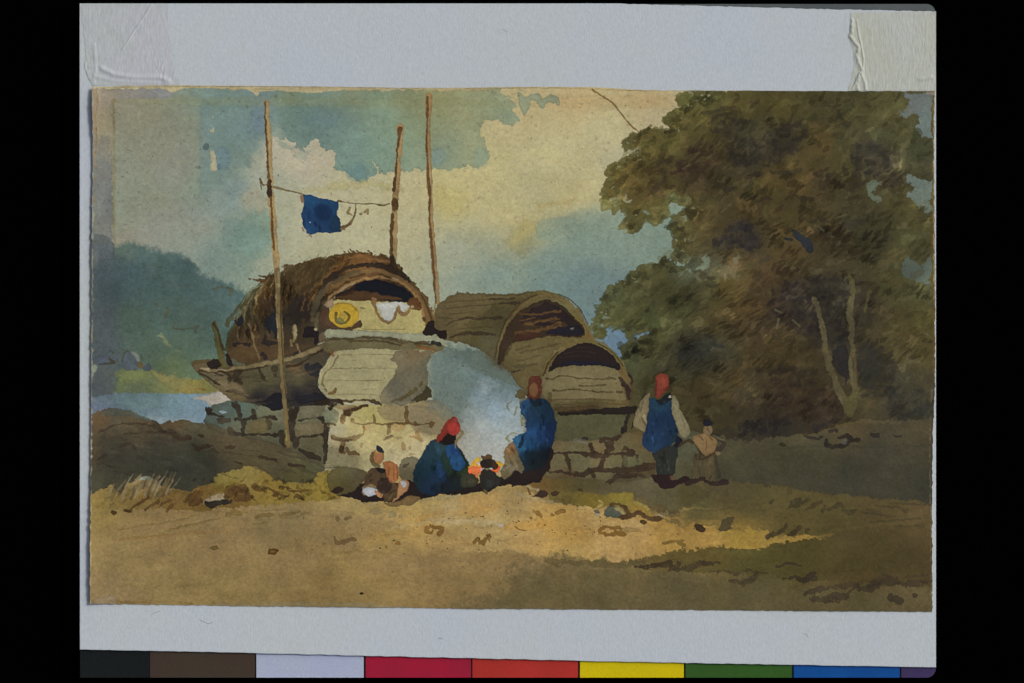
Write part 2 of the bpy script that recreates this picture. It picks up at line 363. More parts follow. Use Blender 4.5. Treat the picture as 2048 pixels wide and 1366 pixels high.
# ---- ground
ground = [(200,1010,134,114,66),(300,1060,136,114,74),(250,1120,138,118,76),(330,1180,136,116,74),(230,1190,134,114,78),(450,1080,138,116,76),(450,1180,136,116,72),(560,1040,132,114,76),(600,1120,136,114,74),
 (640,1180,130,108,66),(700,1060,146,122,72),(700,1020,160,140,90),(760,1080,152,126,72),(820,1040,168,140,80),(840,1000,164,142,90),(900,1030,176,146,86),(900,1075,154,128,78),(980,1000,158,136,86),(1000,1050,170,138,82),
 (1080,1020,158,132,82),(1100,1060,168,134,74),(1180,1080,172,138,78),(1200,1040,174,142,86),(1260,1090,174,140,84),(1320,1075,172,138,80),(1330,1050,160,130,70),(1400,1075,146,118,56),(1480,1078,136,110,54),(850,1140,138,114,74),(950,1160,124,104,66),
 (950,1200,122,102,66),(1050,1140,114,98,64),(1050,1190,112,96,60),(1200,1130,102,90,56),(1200,1190,100,88,56),(1350,1160,88,78,52),(1350,1200,92,82,56),(1500,1180,90,80,54),(1650,1200,94,82,52),(1820,1200,98,84,56),
 (1550,1110,80,74,40),(1700,1080,78,70,42),(1700,1120,72,66,40),(1840,1120,76,68,42),(1400,1020,82,78,50),(1300,1000,88,80,56),(1500,1000,84,76,48),(1600,1010,86,76,46),(1750,1040,86,74,46),(1850,1030,92,78,50),
 (1150,980,90,80,50),(1100,960,96,82,52),(1250,980,86,78,54),(1600,1060,86,76,42),(1450,960,76,68,48),(1860,900,78,72,58)]
poly('180,960 400,960 640,940 1000,940 1300,940 1500,850 1700,835 1872,830 1872,1230 180,1230', [ground, 30.0], rough=2, soft=2, edge=0, var=.09, smooth=False, id=P_GROUND)
poly('1440,900 1500,880 1560,872 1620,866 1700,850 1780,846 1868,842 1868,1012 1840,1004 1790,1000 1700,990 1600,980 1540,970 1470,962 1440,940', [[(1500,900,76,70,52),(1600,880,84,78,54),(1700,860,88,76,52),(1850,860,80,70,50),(1500,940,68,66,50),(1600,930,64,62,48),(1700,950,60,59,47),(1850,960,58,57,46),(1850,900,70,66,50),(1750,900,66,63,50),(1620,900,74,70,52)], 30.0], rough=2.5, soft=5, id=P_FIELD, edge=.05, smooth=False)
stroke('1540,898 1640,892 1760,893 1866,890', 3, (60,60,50), a=.35, soft=4)
strokes('1656,862,5 1664,860,7 1672,861,5|1608,870,3 1620,874,8 1634,876,6 1642,872,6|1742,871,8 1756,871,9|1786,872,3 1800,872,5', 6, (52,46,40), rough=1.3)
strokes('1652,878,6 1654,890,10 1672,892,9 1690,888,9 1702,880,8 1692,872,8 1676,874,7|1704,882 1718,878', 7, (48,42,36), rough=1.3)
blob(1564,890,8,4,(56,52,38)); blob(1688,883,5,6,(86,86,78),a=.8)
poly('1236,850 1300,840 1380,850 1440,866 1500,880 1500,950 1440,962 1320,960 1236,950', [[(1270,880,96,82,52),(1300,930,96,88,58),(1370,900,82,82,62),(1370,940,80,76,54),(1450,900,76,72,52),(1440,940,68,64,48)], 14.0], rough=2, soft=6, edge=.02, id=P_GROUND, smooth=False)
# sunny patch and its torn edges
poly('660,1000 700,1004 720,1012 742,1018 770,1014 800,1018 832,1000 880,996 905,992 960,990 1000,982 1060,985 1080,1000 1120,1008 1180,1012 1210,1020 1250,1030 1290,1036 1330,1042 1352,1050 1366,1056 1380,1044 1396,1050 1404,1054 1424,1050 1437,1064 1450,1060 1470,1058 1486,1066 1490,1056 1508,1058 1536,1060 1534,1076 1560,1072 1600,1070 1646,1074 1560,1086 1510,1096 1460,1094 1420,1090 1380,1100 1310,1108 1260,1124 1190,1118 1130,1108 1080,1112 1000,1098 950,1100 880,1108 800,1120 730,1120 700,1090 690,1060 705,1040 670,1024', [[(700,1020,166,144,92),(760,1024,166,142,92),(760,1060,158,130,74),(850,1010,176,150,92),(850,1045,176,142,80),(900,1032,178,158,112),(900,1080,158,130,80),(960,1012,172,138,82),(990,1045,178,154,102),(1030,1012,156,132,86),(1060,1060,174,142,88),(1100,1045,178,142,76),(1150,1075,172,136,72),(1200,1035,176,146,90),(1220,1090,176,144,90),(1280,1070,178,144,88),(1330,1060,164,130,66),(1400,1080,160,128,68),(1480,1078,146,120,56),(1560,1078,150,122,62),(1150,1110,166,140,84),(800,1100,146,122,76)], 20.0], a=.9, soft=3.0, rough=2.8, edge=.02, var=.10, smooth=False)
poly('700,1085 800,1110 900,1095 1040,1110 1180,1122 1240,1130 1100,1150 900,1140 740,1150 690,1110', (140,116,76), a=.75, soft=26, rough=6, edge=0)
poly('834,1046 860,1034 884,1030 920,1038 960,1042 1000,1044 1008,1050 980,1054 940,1050 900,1050 870,1044', (178,160,118), a=.7, soft=6, rough=3)
poly('770,1056 800,1048 840,1044 846,1050 800,1056 776,1062', (176,158,110), a=.5, soft=5, rough=3)
poly('840,1030 880,1018 900,1022 950,1016 1000,1010 960,1028 900,1030 856,1038', (176,136,72), a=.4, soft=8, rough=3)
poly('1000,1054 1060,1040 1110,1036 1090,1052 1040,1062', (182,138,66), a=.5, soft=8, rough=3)
blob(1000,1050,6,4,(176,166,150)); blob(1194,1027,7,5,(160,150,128),rough=2)
poly('1240,1044 1270,1040 1290,1052 1260,1064 1236,1060', (176,156,104), a=.4, soft=8, rough=3)
stroke('1030,985 1080,1000 1130,1005', 8, (148,136,104), a=.4, soft=6)
rr = np.random.default_rng(9)
for k in range(230):
    x, y = rr.uniform(190, 1700), rr.uniform(1010, 1205)
    if y > 1130 and x > 1100: continue
    b = C[int(np.clip((y - CY0) / DY, 0, NY - 1)), int(np.clip((x - CX0) / DX, 0, NX - 1))].copy()
    L = rr.uniform(30, 150); sl_ = rr.normal(-.03, .06)
    stroke([(x, y, 1.5), (x + L * .5, y + L * .5 * sl_ + rr.normal(0, 2), rr.uniform(2, 7)), (x + L, y + L * sl_, 1.5)], 4, tuple(b * rr.choice([.88, .93, 1.06, 1.1]) + np.array([rr.uniform(-3, 6), 0, rr.uniform(-6, 3)])), a=rr.uniform(.25, .55), dry=.35, rough=1.6, soft=3, edge=.03)
# dark and olive washes of the right foreground
poly('1200,1120 1260,1124 1310,1108 1380,1098 1430,1092 1500,1096 1560,1088 1646,1074 1720,1060 1866,1050 1866,1170 1800,1170 1640,1160 1500,1150 1430,1146 1380,1140 1290,1140 1240,1132', [[(1300,1125,104,88,50),(1400,1115,84,74,40),(1500,1120,80,74,40),(1600,1110,76,68,36),(1700,1080,80,70,42),(1700,1130,72,62,36),(1840,1120,72,62,38),(1850,1070,84,70,44)], 24.0], rough=3.4, soft=3, edge=.05, a=.85, smooth=False)
poly('1090,1120 1130,1112 1180,1122 1260,1124 1300,1140 1420,1150 1560,1160 1640,1175 1700,1190 1868,1190 1868,1225 940,1225 1010,1180 1020,1140', (88,80,54), a=.55, soft=30, rough=8, edge=0)
poly('1088,1120 1096,1113 1108,1116 1122,1114 1136,1120 1160,1122 1190,1120 1230,1126 1280,1124 1300,1132 1240,1134 1180,1130 1120,1130', (94,82,52), a=.7, soft=3, rough=2.5)
strokes('1270,1136,5 1300,1132,8 1326,1128,12 1340,1126,10|1340,1136,12 1356,1128,9|1350,1138,8 1380,1134,12 1400,1126,8 1420,1122,6|1400,1130,6 1440,1124,6', 8, (60,50,36), rough=2.2, a=.85)
strokes('1420,1146,3 1450,1142,6 1470,1150,5 1482,1144,7 1500,1140,6 1536,1148,4|1460,1158,6 1480,1162,6 1500,1156,10 1512,1150,9 1516,1144,6|1488,1166,8 1500,1160,8', 6, (70,60,42), rough=2.2, a=.8)
strokes('1550,1132,4 1580,1126,8 1596,1130,5|1568,1156,5 1590,1152,6 1606,1160,12 1618,1152,12 1626,1146,8|1600,1158,10 1630,1156,10', 8, (58,50,38), rough=2, a=.85)
strokes('1612,1190,8 1640,1176,10 1680,1172,8 1700,1164,12 1710,1172,14 1720,1180,6|1626,1196,12 1650,1200,14 1668,1192,20 1690,1188,12 1706,1176,10|1660,1204 1670,1200|1720,1178,8 1744,1180,10 1752,1170,10 1762,1160,12|1738,1172,8 1756,1158,14 1770,1154,20 1786,1164,14 1792,1154,10|1790,1166,10 1820,1168,10 1850,1162,6|1810,1152,4 1850,1150,4', 8, (62,52,40), rough=2.4, a=.82)
poly('1560,1170 1620,1162 1700,1150 1740,1140 1780,1150 1720,1160 1660,1170', (84,70,42), a=.5, soft=8, rough=4)
blob(1780,1195,6,8,(66,58,42),rough=1.5); blob(1794,1199,12,10,(66,58,42),ang=30,rough=1.5); blob(1828,1190,7,5,(66,58,42),rough=1)
# strokes of the right middle ground
strokes('1540,1004,6 1546,998,5|1572,1016,3 1584,1006,8 1600,998,6|1590,1012,7 1606,1002,9 1616,998,7|1614,1018,4 1630,1008,9 1640,1004,6|1644,1024,8 1650,1012,5|1654,1020,5 1676,1008,8 1686,1012,6|1684,1018,6 1700,1024,8 1712,1020,4', 7, (62,56,38), rough=1.4, a=.8)
strokes('1534,1072,12 1552,1066,9 1572,1052,9|1576,1070,6 1586,1064,9 1598,1053,9|1610,1062,7 1616,1058,5', 9, (64,54,38), rough=1.3, a=.9)
poly('1436,1060 1440,1046 1450,1038 1468,1034 1462,1048 1458,1062', (72,64,46), rough=1.6, a=.85)
poly('1384,1052 1390,1046 1404,1050 1410,1060 1396,1062', (66,52,36), rough=1.5)
strokes('1720,1024 1760,1030 1790,1034|1740,1044 1790,1040 1840,1034|1790,1052 1830,1050|1730,1018,5 1760,1026,8|1804,1018,5 1812,1020,7|1832,1049,7 1844,1049,7|1580,972,8 1576,984,9|1750,1010 1800,1016|1860,1010 1780,1006', 4, (70,62,42), rough=1.2, a=.6)
strokes('1326,1086,5 1348,1082,6 1364,1081,5|1356,1086,7 1368,1090,7', 6, (110,88,44), a=.8)
poly('1240,1056 1262,1052 1282,1063 1250,1062', (136,112,66), a=.6)
# small marks and wheel ruts on the ground
strokes('236,1060 300,1048 340,1044 380,1034 400,1026|322,1066 350,1056 400,1044 440,1036|460,1026 500,1022 540,1020 560,1017|506,1046 520,1046 532,1044|240,1078 300,1072 360,1066|560,1036 620,1032 660,1032 676,1035|330,1060 420,1042', 3, (112,92,50), a=.5, dry=.3, rough=1)
strokes('234,1078 300,1074 380,1066 470,1060', 5, (150,112,66), a=.4, soft=4)
strokes('512,1034,5 526,1030,8 544,1030,7|560,1030,6 580,1027,8 600,1023,5|605,1028,6 626,1026,5|456,1028,9 470,1024,14 482,1028,6', 6, (110,90,50), rough=1, a=.75)
blob(230,1025,6,5,(76,56,30)); blob(257,1020,9,4.5,(76,56,30)); blob(429,1095,9,4.5,(108,88,48)); blob(548,1102,11,6,(84,62,30),rough=1.5); blob(547,1102,5,2,(112,84,40)); blob(650,1086,5,3,(120,90,50))
strokes('670,1074,5 674,1084,7 690,1083,8 704,1078,9 709,1078,8', 7, (84,60,30), rough=1.3)
blob(701,1035,4,3,(100,86,50)); blob(695,1037,5,4,(90,74,42)); blob(676,1036,5,5,(94,80,48))
strokes('854,1056,9 862,1052,6 874,1054,6 884,1058,8 880,1068,10|852,1062,8 862,1066,8 866,1060,5', 7, (128,96,48), rough=1.2)
strokes('948,1084,8 954,1078,7 966,1080,8 978,1074,9 982,1080,6|960,1084,8 970,1082,9 978,1070,5', 7, (122,92,46), rough=1.4)
strokes('1200,1062,9 1210,1054,5 1226,1055,6 1240,1056,7|1200,1066,7 1220,1068,6 1236,1066,10 1248,1066,9|1228,1058,6 1234,1064,6', 6, (126,94,46), rough=1.2)
strokes('1068,1022,7 1076,1026,9 1082,1032,6|1112,1026,7 1120,1024,10 1126,1022,7|1103,1029,5 1106,1030,5|1060,1035,4 1062,1036,4', 6, (128,98,50), rough=1)
blob(796,1086,6,3,(136,102,54)); blob(774,1094,4,2.5,(140,108,58)); blob(786,1028,7,7,(140,126,86),a=.8); blob(802,1032,5,4,(146,130,90),a=.7); blob(753,1022,13,7,(138,124,86),a=.6)
blob(1286,1044,6,5,(84,64,36)); blob(723,1186,4,2.5,(40,34,30)); stroke('1030,1052 1038,1058 1052,1060', 2.5, (140,104,56))
poly('640,1020 700,1022 740,1036 780,1040 800,1050 740,1070 700,1100 640,1080 600,1040', (140,118,82), a=.5, soft=10, rough=4, edge=.02)
# ---- yellow grass rim of the path, left
poly('184,990 210,976 228,972 238,984 256,970 284,990 330,976 380,982 420,968 432,952 446,944 474,940 494,930 516,936 552,956 600,968 640,946 668,938 700,956 712,990 660,1000 600,1004 560,1008 480,1014 400,1022 300,1016 200,1014', [[(200,1000,130,110,62),(300,990,128,106,60),(400,985,110,86,46),(460,960,124,110,50),(500,950,132,116,62),(540,975,132,110,52),(600,985,132,112,54),(650,970,130,112,46),(690,985,134,112,60),(470,1000,104,82,44),(350,1008,116,92,50)], 16.0], rough=2.2, soft=3, id=P_GRASS, edge=.04, smooth=False)
poly('430,952 470,940 496,930 512,938 500,956 460,962 436,968', (138,122,66), a=.6, soft=6, rough=3)
poly('560,960 600,968 640,948 668,940 680,960 640,985 600,990 570,980', (134,116,56), a=.5, soft=8, rough=3)
strokes('372,1000,10 390,992,16 404,986,10|384,1008,12 400,1000,12|452,992,12 470,980,16 486,984,10|462,976,12 482,972,12 496,986,14|478,996,14 500,994,8 510,998,5|510,972,10 522,980,12 532,976,8|540,978,5 556,986,9|548,990,4 568,992,7 580,988,4|590,992,5 606,996,5|560,972,4 580,980,6 600,984,5', 8, (78,56,32), rough=2.2, a=.85, id=P_GRASS)
strokes('420,982,10 444,976,12 456,984,10|430,996,6 448,1004,8|520,960,6 540,966,6|620,962,6 640,972,5|600,976,6 630,984,6|640,980,5 660,990,6', 8, (98,76,38), rough=2.4, a=.6, id=P_GRASS)
rr = np.random.default_rng(3)
for k in range(46):
    x = rr.uniform(200, 480); y = 1008 + rr.uniform(-22, 8) - (x - 200) * .02
    L = rr.uniform(14, 34)
    stroke([(x, y, 2.6), (x + L * .5, y - L * .55, 3.8), (x + L, y - L * rr.uniform(.8, 1.3), 1.6)], 3, (rr.uniform(92, 122), rr.uniform(74, 96), rr.uniform(38, 52)), a=.5, rough=1, dry=.3)
strokes('292,1018,4 308,1008,8 318,1002,6|322,1012,4 330,1006,7 342,1000,5|336,1022,6 346,1010,8|262,1016,3 282,1004,5 300,994,5', 6, (88,64,34), a=.8, rough=1.2)
# ---- the dark bank, left
poly('184,826 204,820 228,816 258,822 287,834 316,846 346,842 371,840 404,844 438,858 465,868 492,870 531,876 562,889 585,896 608,904 636,918 652,936 638,946 628,960 604,966 566,962 548,954 519,938 497,930 476,938 446,946 430,954 424,966 408,972 385,982 365,978 326,974 322,966 300,952 288,950 276,960 262,964 256,972 238,986 226,968 209,974 184,988', [[(200,840,100,80,56),(240,835,88,82,66),(260,850,98,84,60),(300,860,92,76,54),(340,860,82,70,54),(350,850,106,86,58),(400,850,92,88,66),(440,880,82,72,52),(500,890,86,76,56),(560,910,84,76,54),(620,935,82,80,58),(600,955,86,80,50),(500,925,80,70,46),(220,880,80,72,56),(200,900,86,72,54),(240,910,60,58,50),(320,890,58,56,46),(300,930,60,60,48),(360,930,54,56,48),(400,910,60,60,48),(420,940,60,58,46),(230,960,66,66,50),(190,960,72,70,54)], 20.0], rough=1.8, soft=2.2, edge=.10, id=P_BANK, var=.12, smooth=False)
poly('226,816 258,820 290,832 314,845 280,838 236,830 200,828', (82,86,76), a=.7, soft=3, rough=1.5)
poly('200,870 250,858 320,856 380,872 430,900 438,950 408,966 366,970 320,958 250,950 214,960 200,930', (52,52,44), a=.42, soft=26, rough=6, edge=.03)
strokes('200,862 240,848 300,850 330,862,6 360,872,9 380,876,10|252,868 300,864 346,860|314,846 330,860 350,866,7|240,890 262,888,8 272,898,6|200,916 214,908', 4, (54,46,36), a=.6, rough=1.4, soft=3)
strokes('350,874,6 370,878,8 382,876,5|398,870,4 406,873,6|386,890,6 398,898,8 410,892,8 426,892,4|452,892,4 464,893,7 472,892,4|470,922 484,926|520,914 550,918 552,922|580,928,7 586,932,10 596,930,5 612,934,3', 5, (58,44,32), a=.85, rough=1.3)
strokes('484,900 520,902|500,910 530,916 560,926|440,902 470,906 500,912|556,904 590,910|440,884 470,884', 2, (66,58,42), a=.5)
strokes('260,978,3 270,966,7 284,948,4|262,992,4 270,976,6|304,966,5 312,958,7 320,950,3|270,984,5 292,966,5|292,990,6 310,970,7 314,962,4', 5, (132,118,84), a=.75, rough=1)
strokes('280,976,12 296,966,16 306,956,8|320,992,10 330,984,8', 8, (92,82,62), a=.6, rough=2)
stroke('410,1004,5 424,998,12 440,996,16 448,990,8', 10, (152,136,110), id=P_STONE, rough=1.6)
stroke('412,1005,5 424,1010,12 440,1006,11 458,1002,10 464,998,5', 9, (44,40,36), id=P_STONE, rough=1.2)
rr = np.random.default_rng(31)
for k in range(38):
    x = rr.uniform(214, 345); y = rr.uniform(975, 1000); L = rr.uniform(16, 40); d = rr.uniform(.25, .7)
    stroke([(x, y, rr.uniform(3, 6)), (x + L * d * .5, y - L * .5, rr.uniform(3, 5)), (x + L * d, y - L, 1.2)], 4, [(134, 120, 88), (108, 90, 56), (92, 82, 62), (146, 134, 104), (82, 62, 36)][int(rr.integers(0, 5))], a=rr.uniform(.45, .8), rough=.8, id=P_GRASS)
for k in range(90):
    x = rr.uniform(380, 690); y = 984 + rr.uniform(-26, 14)
    b = C[int((y - CY0) / DY), int((x - CX0) / DX)].copy(); L = rr.uniform(7, 18); th = rr.normal(-.5, .6)
    leafdab_ = [(x - L / 2 * math.cos(th), y - L / 2 * math.sin(th), 2), (x, y, rr.uniform(3, 7)), (x + L / 2 * math.cos(th), y + L / 2 * math.sin(th), 1.6)]
    stroke(leafdab_, 4, tuple(b * rr.choice([.62, .74, .84, 1.14]) ), a=.55, id=P_GRASS, rough=1)
for k in range(70):                                   # broken tones on the bank
    x = rr.uniform(195, 640); y = rr.uniform(860, 950)
    if ID[int((y - CY0) / DY), int((x - CX0) / DX)] != P_BANK: continue
    b = C[int((y - CY0) / DY), int((x - CX0) / DX)].copy(); L = rr.uniform(12, 46)
    stroke([(x, y, 2), (x + L / 2, y + L * .1, rr.uniform(3, 9)), (x + L, y + L * .24, 2)], 5, tuple(b * rr.choice([.78, .86, 1.12, 1.2])), a=.5, dry=.2, rough=1.6)
# ---- tree
tree_out = '1356,196 1362,188 1373,186 1384,192 1388,200 1392,188 1401,184 1426,182 1450,186 1500,176 1880,176 1880,842 1720,838 1700,846 1640,862 1600,868 1560,874 1500,880 1440,872 1380,862 1320,868 1290,860 1272,830 1266,790 1256,750 1246,722 1243,703 1250,688 1264,680 1275,690 1285,672 1300,668 1296,660 1280,668 1272,660 1262,674 1252,664 1246,650 1236,658 1222,648 1214,656 1213,672 1199,676 1190,668 1180,655 1188,642 1192,625 1203,598 1215,577 1236,566 1246,562 1257,564 1258,552 1270,540 1285,530 1310,530 1317,524 1335,522 1352,532 1364,536 1366,528 1352,518 1349,510 1353,502 1347,490 1348,480 1356,474 1343,468 1339,455 1348,438 1358,426 1370,420 1362,408 1348,402 1336,406 1333,416 1335,433 1326,441 1313,449 1302,446 1292,439 1286,446 1282,456 1270,462 1264,467 1258,458 1240,454 1245,444 1254,432 1248,424 1236,422 1229,426 1222,420 1205,416 1206,404 1204,392 1207,374 1216,358 1222,352 1214,344 1218,332 1229,326 1236,330 1246,318 1258,314 1268,306 1262,300 1250,297 1248,288 1256,276 1263,271 1276,268 1290,258 1303,254 1318,256 1330,262 1342,262 1337,252 1330,240 1336,230 1347,222 1362,218 1368,214 1356,206'
tree_c = [(1370,210,106,104,56),(1430,200,92,90,52),(1345,240,110,102,56),(1380,240,84,76,42),(1300,270,104,92,50),(1270,290,106,94,52),(1330,300,88,80,44),(1240,340,108,94,48),(1270,360,102,84,46),(1220,390,110,98,52),
 (1240,410,96,90,52),(1280,400,86,72,40),(1320,350,78,68,40),(1300,420,92,86,48),(1400,300,66,58,34),(1400,350,58,48,34),(1450,280,64,56,36),(1500,260,60,60,42),(1500,320,48,46,38),(1450,350,54,50,34),(1470,230,76,66,34),(1560,220,78,70,38),
 (1600,250,64,60,38),(1700,220,70,68,44),(1780,210,86,82,52),(1700,280,68,66,44),(1650,290,82,68,40),(1560,280,50,46,38),(1740,300,58,56,46),(1800,270,74,74,48),(1850,300,66,70,52),(1600,350,78,66,38),(1540,370,76,64,36),(1650,370,66,54,36),(1700,350,76,72,42),
 (1760,340,66,60,48),(1600,420,66,58,34),(1700,430,56,54,40),(1800,400,78,74,46),(1500,430,66,54,32),(1400,450,76,66,40),(1360,470,96,90,54),(1350,500,84,76,46),(1450,450,58,50,34),(1440,500,56,48,34),(1500,480,46,42,38),(1560,460,76,64,38),(1580,500,80,64,40),
 (1640,480,60,52,38),(1740,480,56,54,38),(1820,480,66,66,42),(1380,540,90,100,84),(1430,530,90,92,74),(1460,520,110,92,58),(1300,550,102,100,64),(1270,600,86,86,54),(1220,600,104,110,76),(1220,640,96,98,60),(1330,580,78,78,46),(1350,620,74,76,46),(1300,640,88,92,58),
 (1400,590,78,76,50),(1450,570,84,70,36),(1440,640,72,62,38),(1540,560,72,56,38),(1560,620,52,44,36),(1500,620,76,58,36),(1520,680,66,54,36),(1600,600,52,48,40),(1650,600,46,44,38),(1720,620,48,44,38),(1670,680,44,42,38),(1780,560,68,66,42),(1800,640,74,66,40),(1850,640,80,76,44),
 (1850,580,96,98,66),(1300,700,80,80,48),(1270,720,84,90,64),(1340,740,72,70,50),(1400,700,52,52,44),(1380,720,50,52,46),(1450,700,60,58,44),(1320,770,74,70,42),(1400,780,74,62,38),(1470,760,66,54,34),(1500,800,52,46,36),(1420,830,64,58,38),(1300,820,74,70,46),
 (1540,720,68,56,34),(1600,720,62,52,34),(1560,780,56,46,34),(1600,800,66,52,34),(1520,840,50,44,36),(1560,850,44,40,36),(1640,830,52,42,34),(1640,770,52,44,34),(1740,720,54,50,40),(1780,700,80,72,46),(1840,700,80,72,44),(1800,760,58,56,46),(1850,780,66,62,48),(1730,800,66,60,42),(1800,820,58,56,48),(1850,830,60,58,46)]
tree_c = [(x, y, .76 * r + 22, .79 * g + 18, .78 * b_ + 11) for x, y, r, g, b_ in tree_c]
tree_c = [(x, y, r * k_, g * k_, b_ * k_) for x, y, r, g, b_ in tree_c for k_ in [.87 if (x < 1440 and y > 530) else 1.0]]
poly(tree_out, [tree_c, 17.0], rough=2.2, soft=2.2, edge=.03, var=.16, id=P_TREE, smooth=False, n=3)
# sky seen through the crown
for s in ['1802,186 1862,186 1862,276 1846,272 1834,266 1832,252 1838,236 1826,230 1814,236 1796,232 1794,222 1812,214 1818,200 1808,192', '1813,347 1822,352 1830,350 1838,360 1852,364 1862,356 1862,434 1852,430 1846,424 1836,408 1824,402 1808,396 1812,388 1826,384 1824,376 1808,366', '1734,366 1748,361 1764,366 1752,372 1747,384 1758,396 1762,404 1744,398 1732,388', '1802,520 1815,512 1830,520 1842,534 1850,520 1860,512 1861,566 1848,572 1834,562 1812,556 1802,548']:
    poly(s, [[(1830,200,104,110,106),(1850,240,106,118,112),(1850,380,110,122,112),(1850,420,100,108,94),(1745,380,98,106,88),(1830,540,80,88,78),(1855,560,100,110,96)], 14.0], rough=2.6, soft=3, id=P_SKY, edge=.03, smooth=False)
for s in ['1248,300 1258,305 1268,296 1282,292 1285,298 1274,310 1258,312', '1215,402 1228,394 1238,400 1228,402 1216,406', '1246,396 1254,388 1252,400 1262,402 1256,408 1248,404', '1286,421 1298,426 1300,431 1290,429','1259,438 1272,434 1268,441 1262,442','1336,396 1344,389 1346,400','1205,630 1218,632 1214,637 1206,636','1190,650 1206,646 1214,650 1200,656','1258,560 1268,558 1274,566 1262,566','1359,436 1376,434 1374,442 1364,444','1354,452 1360,450 1358,455','1378,478 1386,480 1382,486','1468,516 1476,508 1480,514 1472,530 1464,524','1404,516 1414,508 1420,520 1418,532 1404,542 1388,540 1380,544 1376,538 1394,532 1406,526','1390,452']:
    if s.count(' ') > 1: poly(s, (150,148,116) if '1248' in s or '1215,' in s or '1246,' in s else (118,128,106), rough=1.5, soft=2, a=.9, id=P_SKY)
poly('1440,528 1458,512 1476,514 1486,520 1480,540 1460,552 1430,540', (118,96,64), a=.55, soft=8, rough=4)
poly('1420,534 1440,530 1476,540 1482,552 1450,556 1420,548', (108,104,80), a=.5, soft=8, rough=4)
poly('1334,404 1344,386 1356,392 1372,404 1366,416 1356,410 1344,402', (108,116,70), a=.7, rough=1.5)
blob(1374,402,11,10,(104,100,62),rough=1.5,a=.8)
# leaf clusters dabbed round the outer edge
ctr = np.array([(1620, 420)])
te = cat(S(tree_out), True, 4)
def leafdab(x, y, L, w, ang, col, a=.7, id=None, dry=0):
    dx, dy = math.cos(ang) * L / 2, math.sin(ang) * L / 2
    stroke([(x - dx, y - dy, w * .55), (x, y, w), (x + dx, y + dy, w * .4)], w, col, a=a, rough=.9, edge=.16, var=.12, id=id, dry=dry, n=3)
def pip(x, y, q):
    r = False
    for (ax, ay), (bx, by) in zip(q, np.roll(q, -1, 0)):
        if (ay > y) != (by > y) and x < (y - ay) * (bx - ax) / (by - ay) + ax: r = not r
    return r
def inside_tree(x, y):
    j = int(np.clip((y - CY0) / DY, 0, NY - 1)); i = int(np.clip((x - CX0) / DX, 0, NX - 1))
    return ID[j, i] == P_TREE
def at(x, y):
    j = int(np.clip((y - CY0) / DY, 0, NY - 1)); i = int(np.clip((x - CX0) / DX, 0, NX - 1))
    return C[j, i]
rr = np.random.default_rng(17)
for k in range(420):                                  # overlapping glazes with lobed rims, lighter and darker
    x = rr.uniform(1200, 1864); y = rr.uniform(186, 830)
    if not inside_tree(x, y): continue
    b = at(x, y).copy(); s = rr.choice([.80, .86, .90, 1.12, 1.2, 1.3])
    clump(x, y, rr.uniform(10, 26), tuple(b * s * (1 + rr.normal(0, .03, 3)) + (5 if s > 1 else 0)), rr, a=rr.uniform(.35, .6), w=(6, rr.uniform(11, 19)), k=int(rr.integers(3, 6)), ang=rr.normal(-.6, .3))
for k in range(1100):                                 # the brush's slanting touches
    x = rr.uniform(1215, 1862); y = rr.uniform(190, 845)
    if not inside_tree(x, y): continue
    b = at(x, y).copy()
    d = math.hypot((x - 1560) / 260, (y - 450) / 330)
    dk = rr.uniform(.62, .9) if rr.random() < .72 - .3 * min(d, 1.3) else rr.uniform(1.1, 1.35)
    leafdab(x, y, rr.uniform(9, 26), rr.uniform(4.5, 10), rr.normal(-.70, .30), tuple(b * dk * np.array([1, .98, .95])), a=rr.uniform(.25, .6))
for k in range(150):                                  # rows of parallel touches, as foliage was written in
    x = rr.uniform(1230, 1850); y = rr.uniform(200, 830)
    if not inside_tree(x, y): continue
    b = at(x, y).copy(); th = rr.normal(-.68, .22); L = rr.uniform(14, 32); w = rr.uniform(4.5, 8.5); st = rr.uniform(6, 10)
    f = rr.choice([.58, .66, .72, .78, 1.3]) if x < 1760 else rr.choice([.74, .82, 1.2])
    for q in range(int(rr.integers(3, 8))):
        xx = x + q * st * math.cos(th + 1.25) * rr.uniform(.8, 1.2) + rr.normal(0, 2); yy = y + q * st * math.sin(th + 1.25) * .9 + rr.normal(0, 2)
        if inside_tree(xx, yy): leafdab(xx, yy, L * rr.uniform(.6, 1.1), w * rr.uniform(.7, 1.2), th + rr.normal(0, .12), tuple(b * f * np.array([1.0, .97, .94])), a=rr.uniform(.4, .68))
DK, BR, OL = (44,42,38), (58,44,34), (84,78,44)
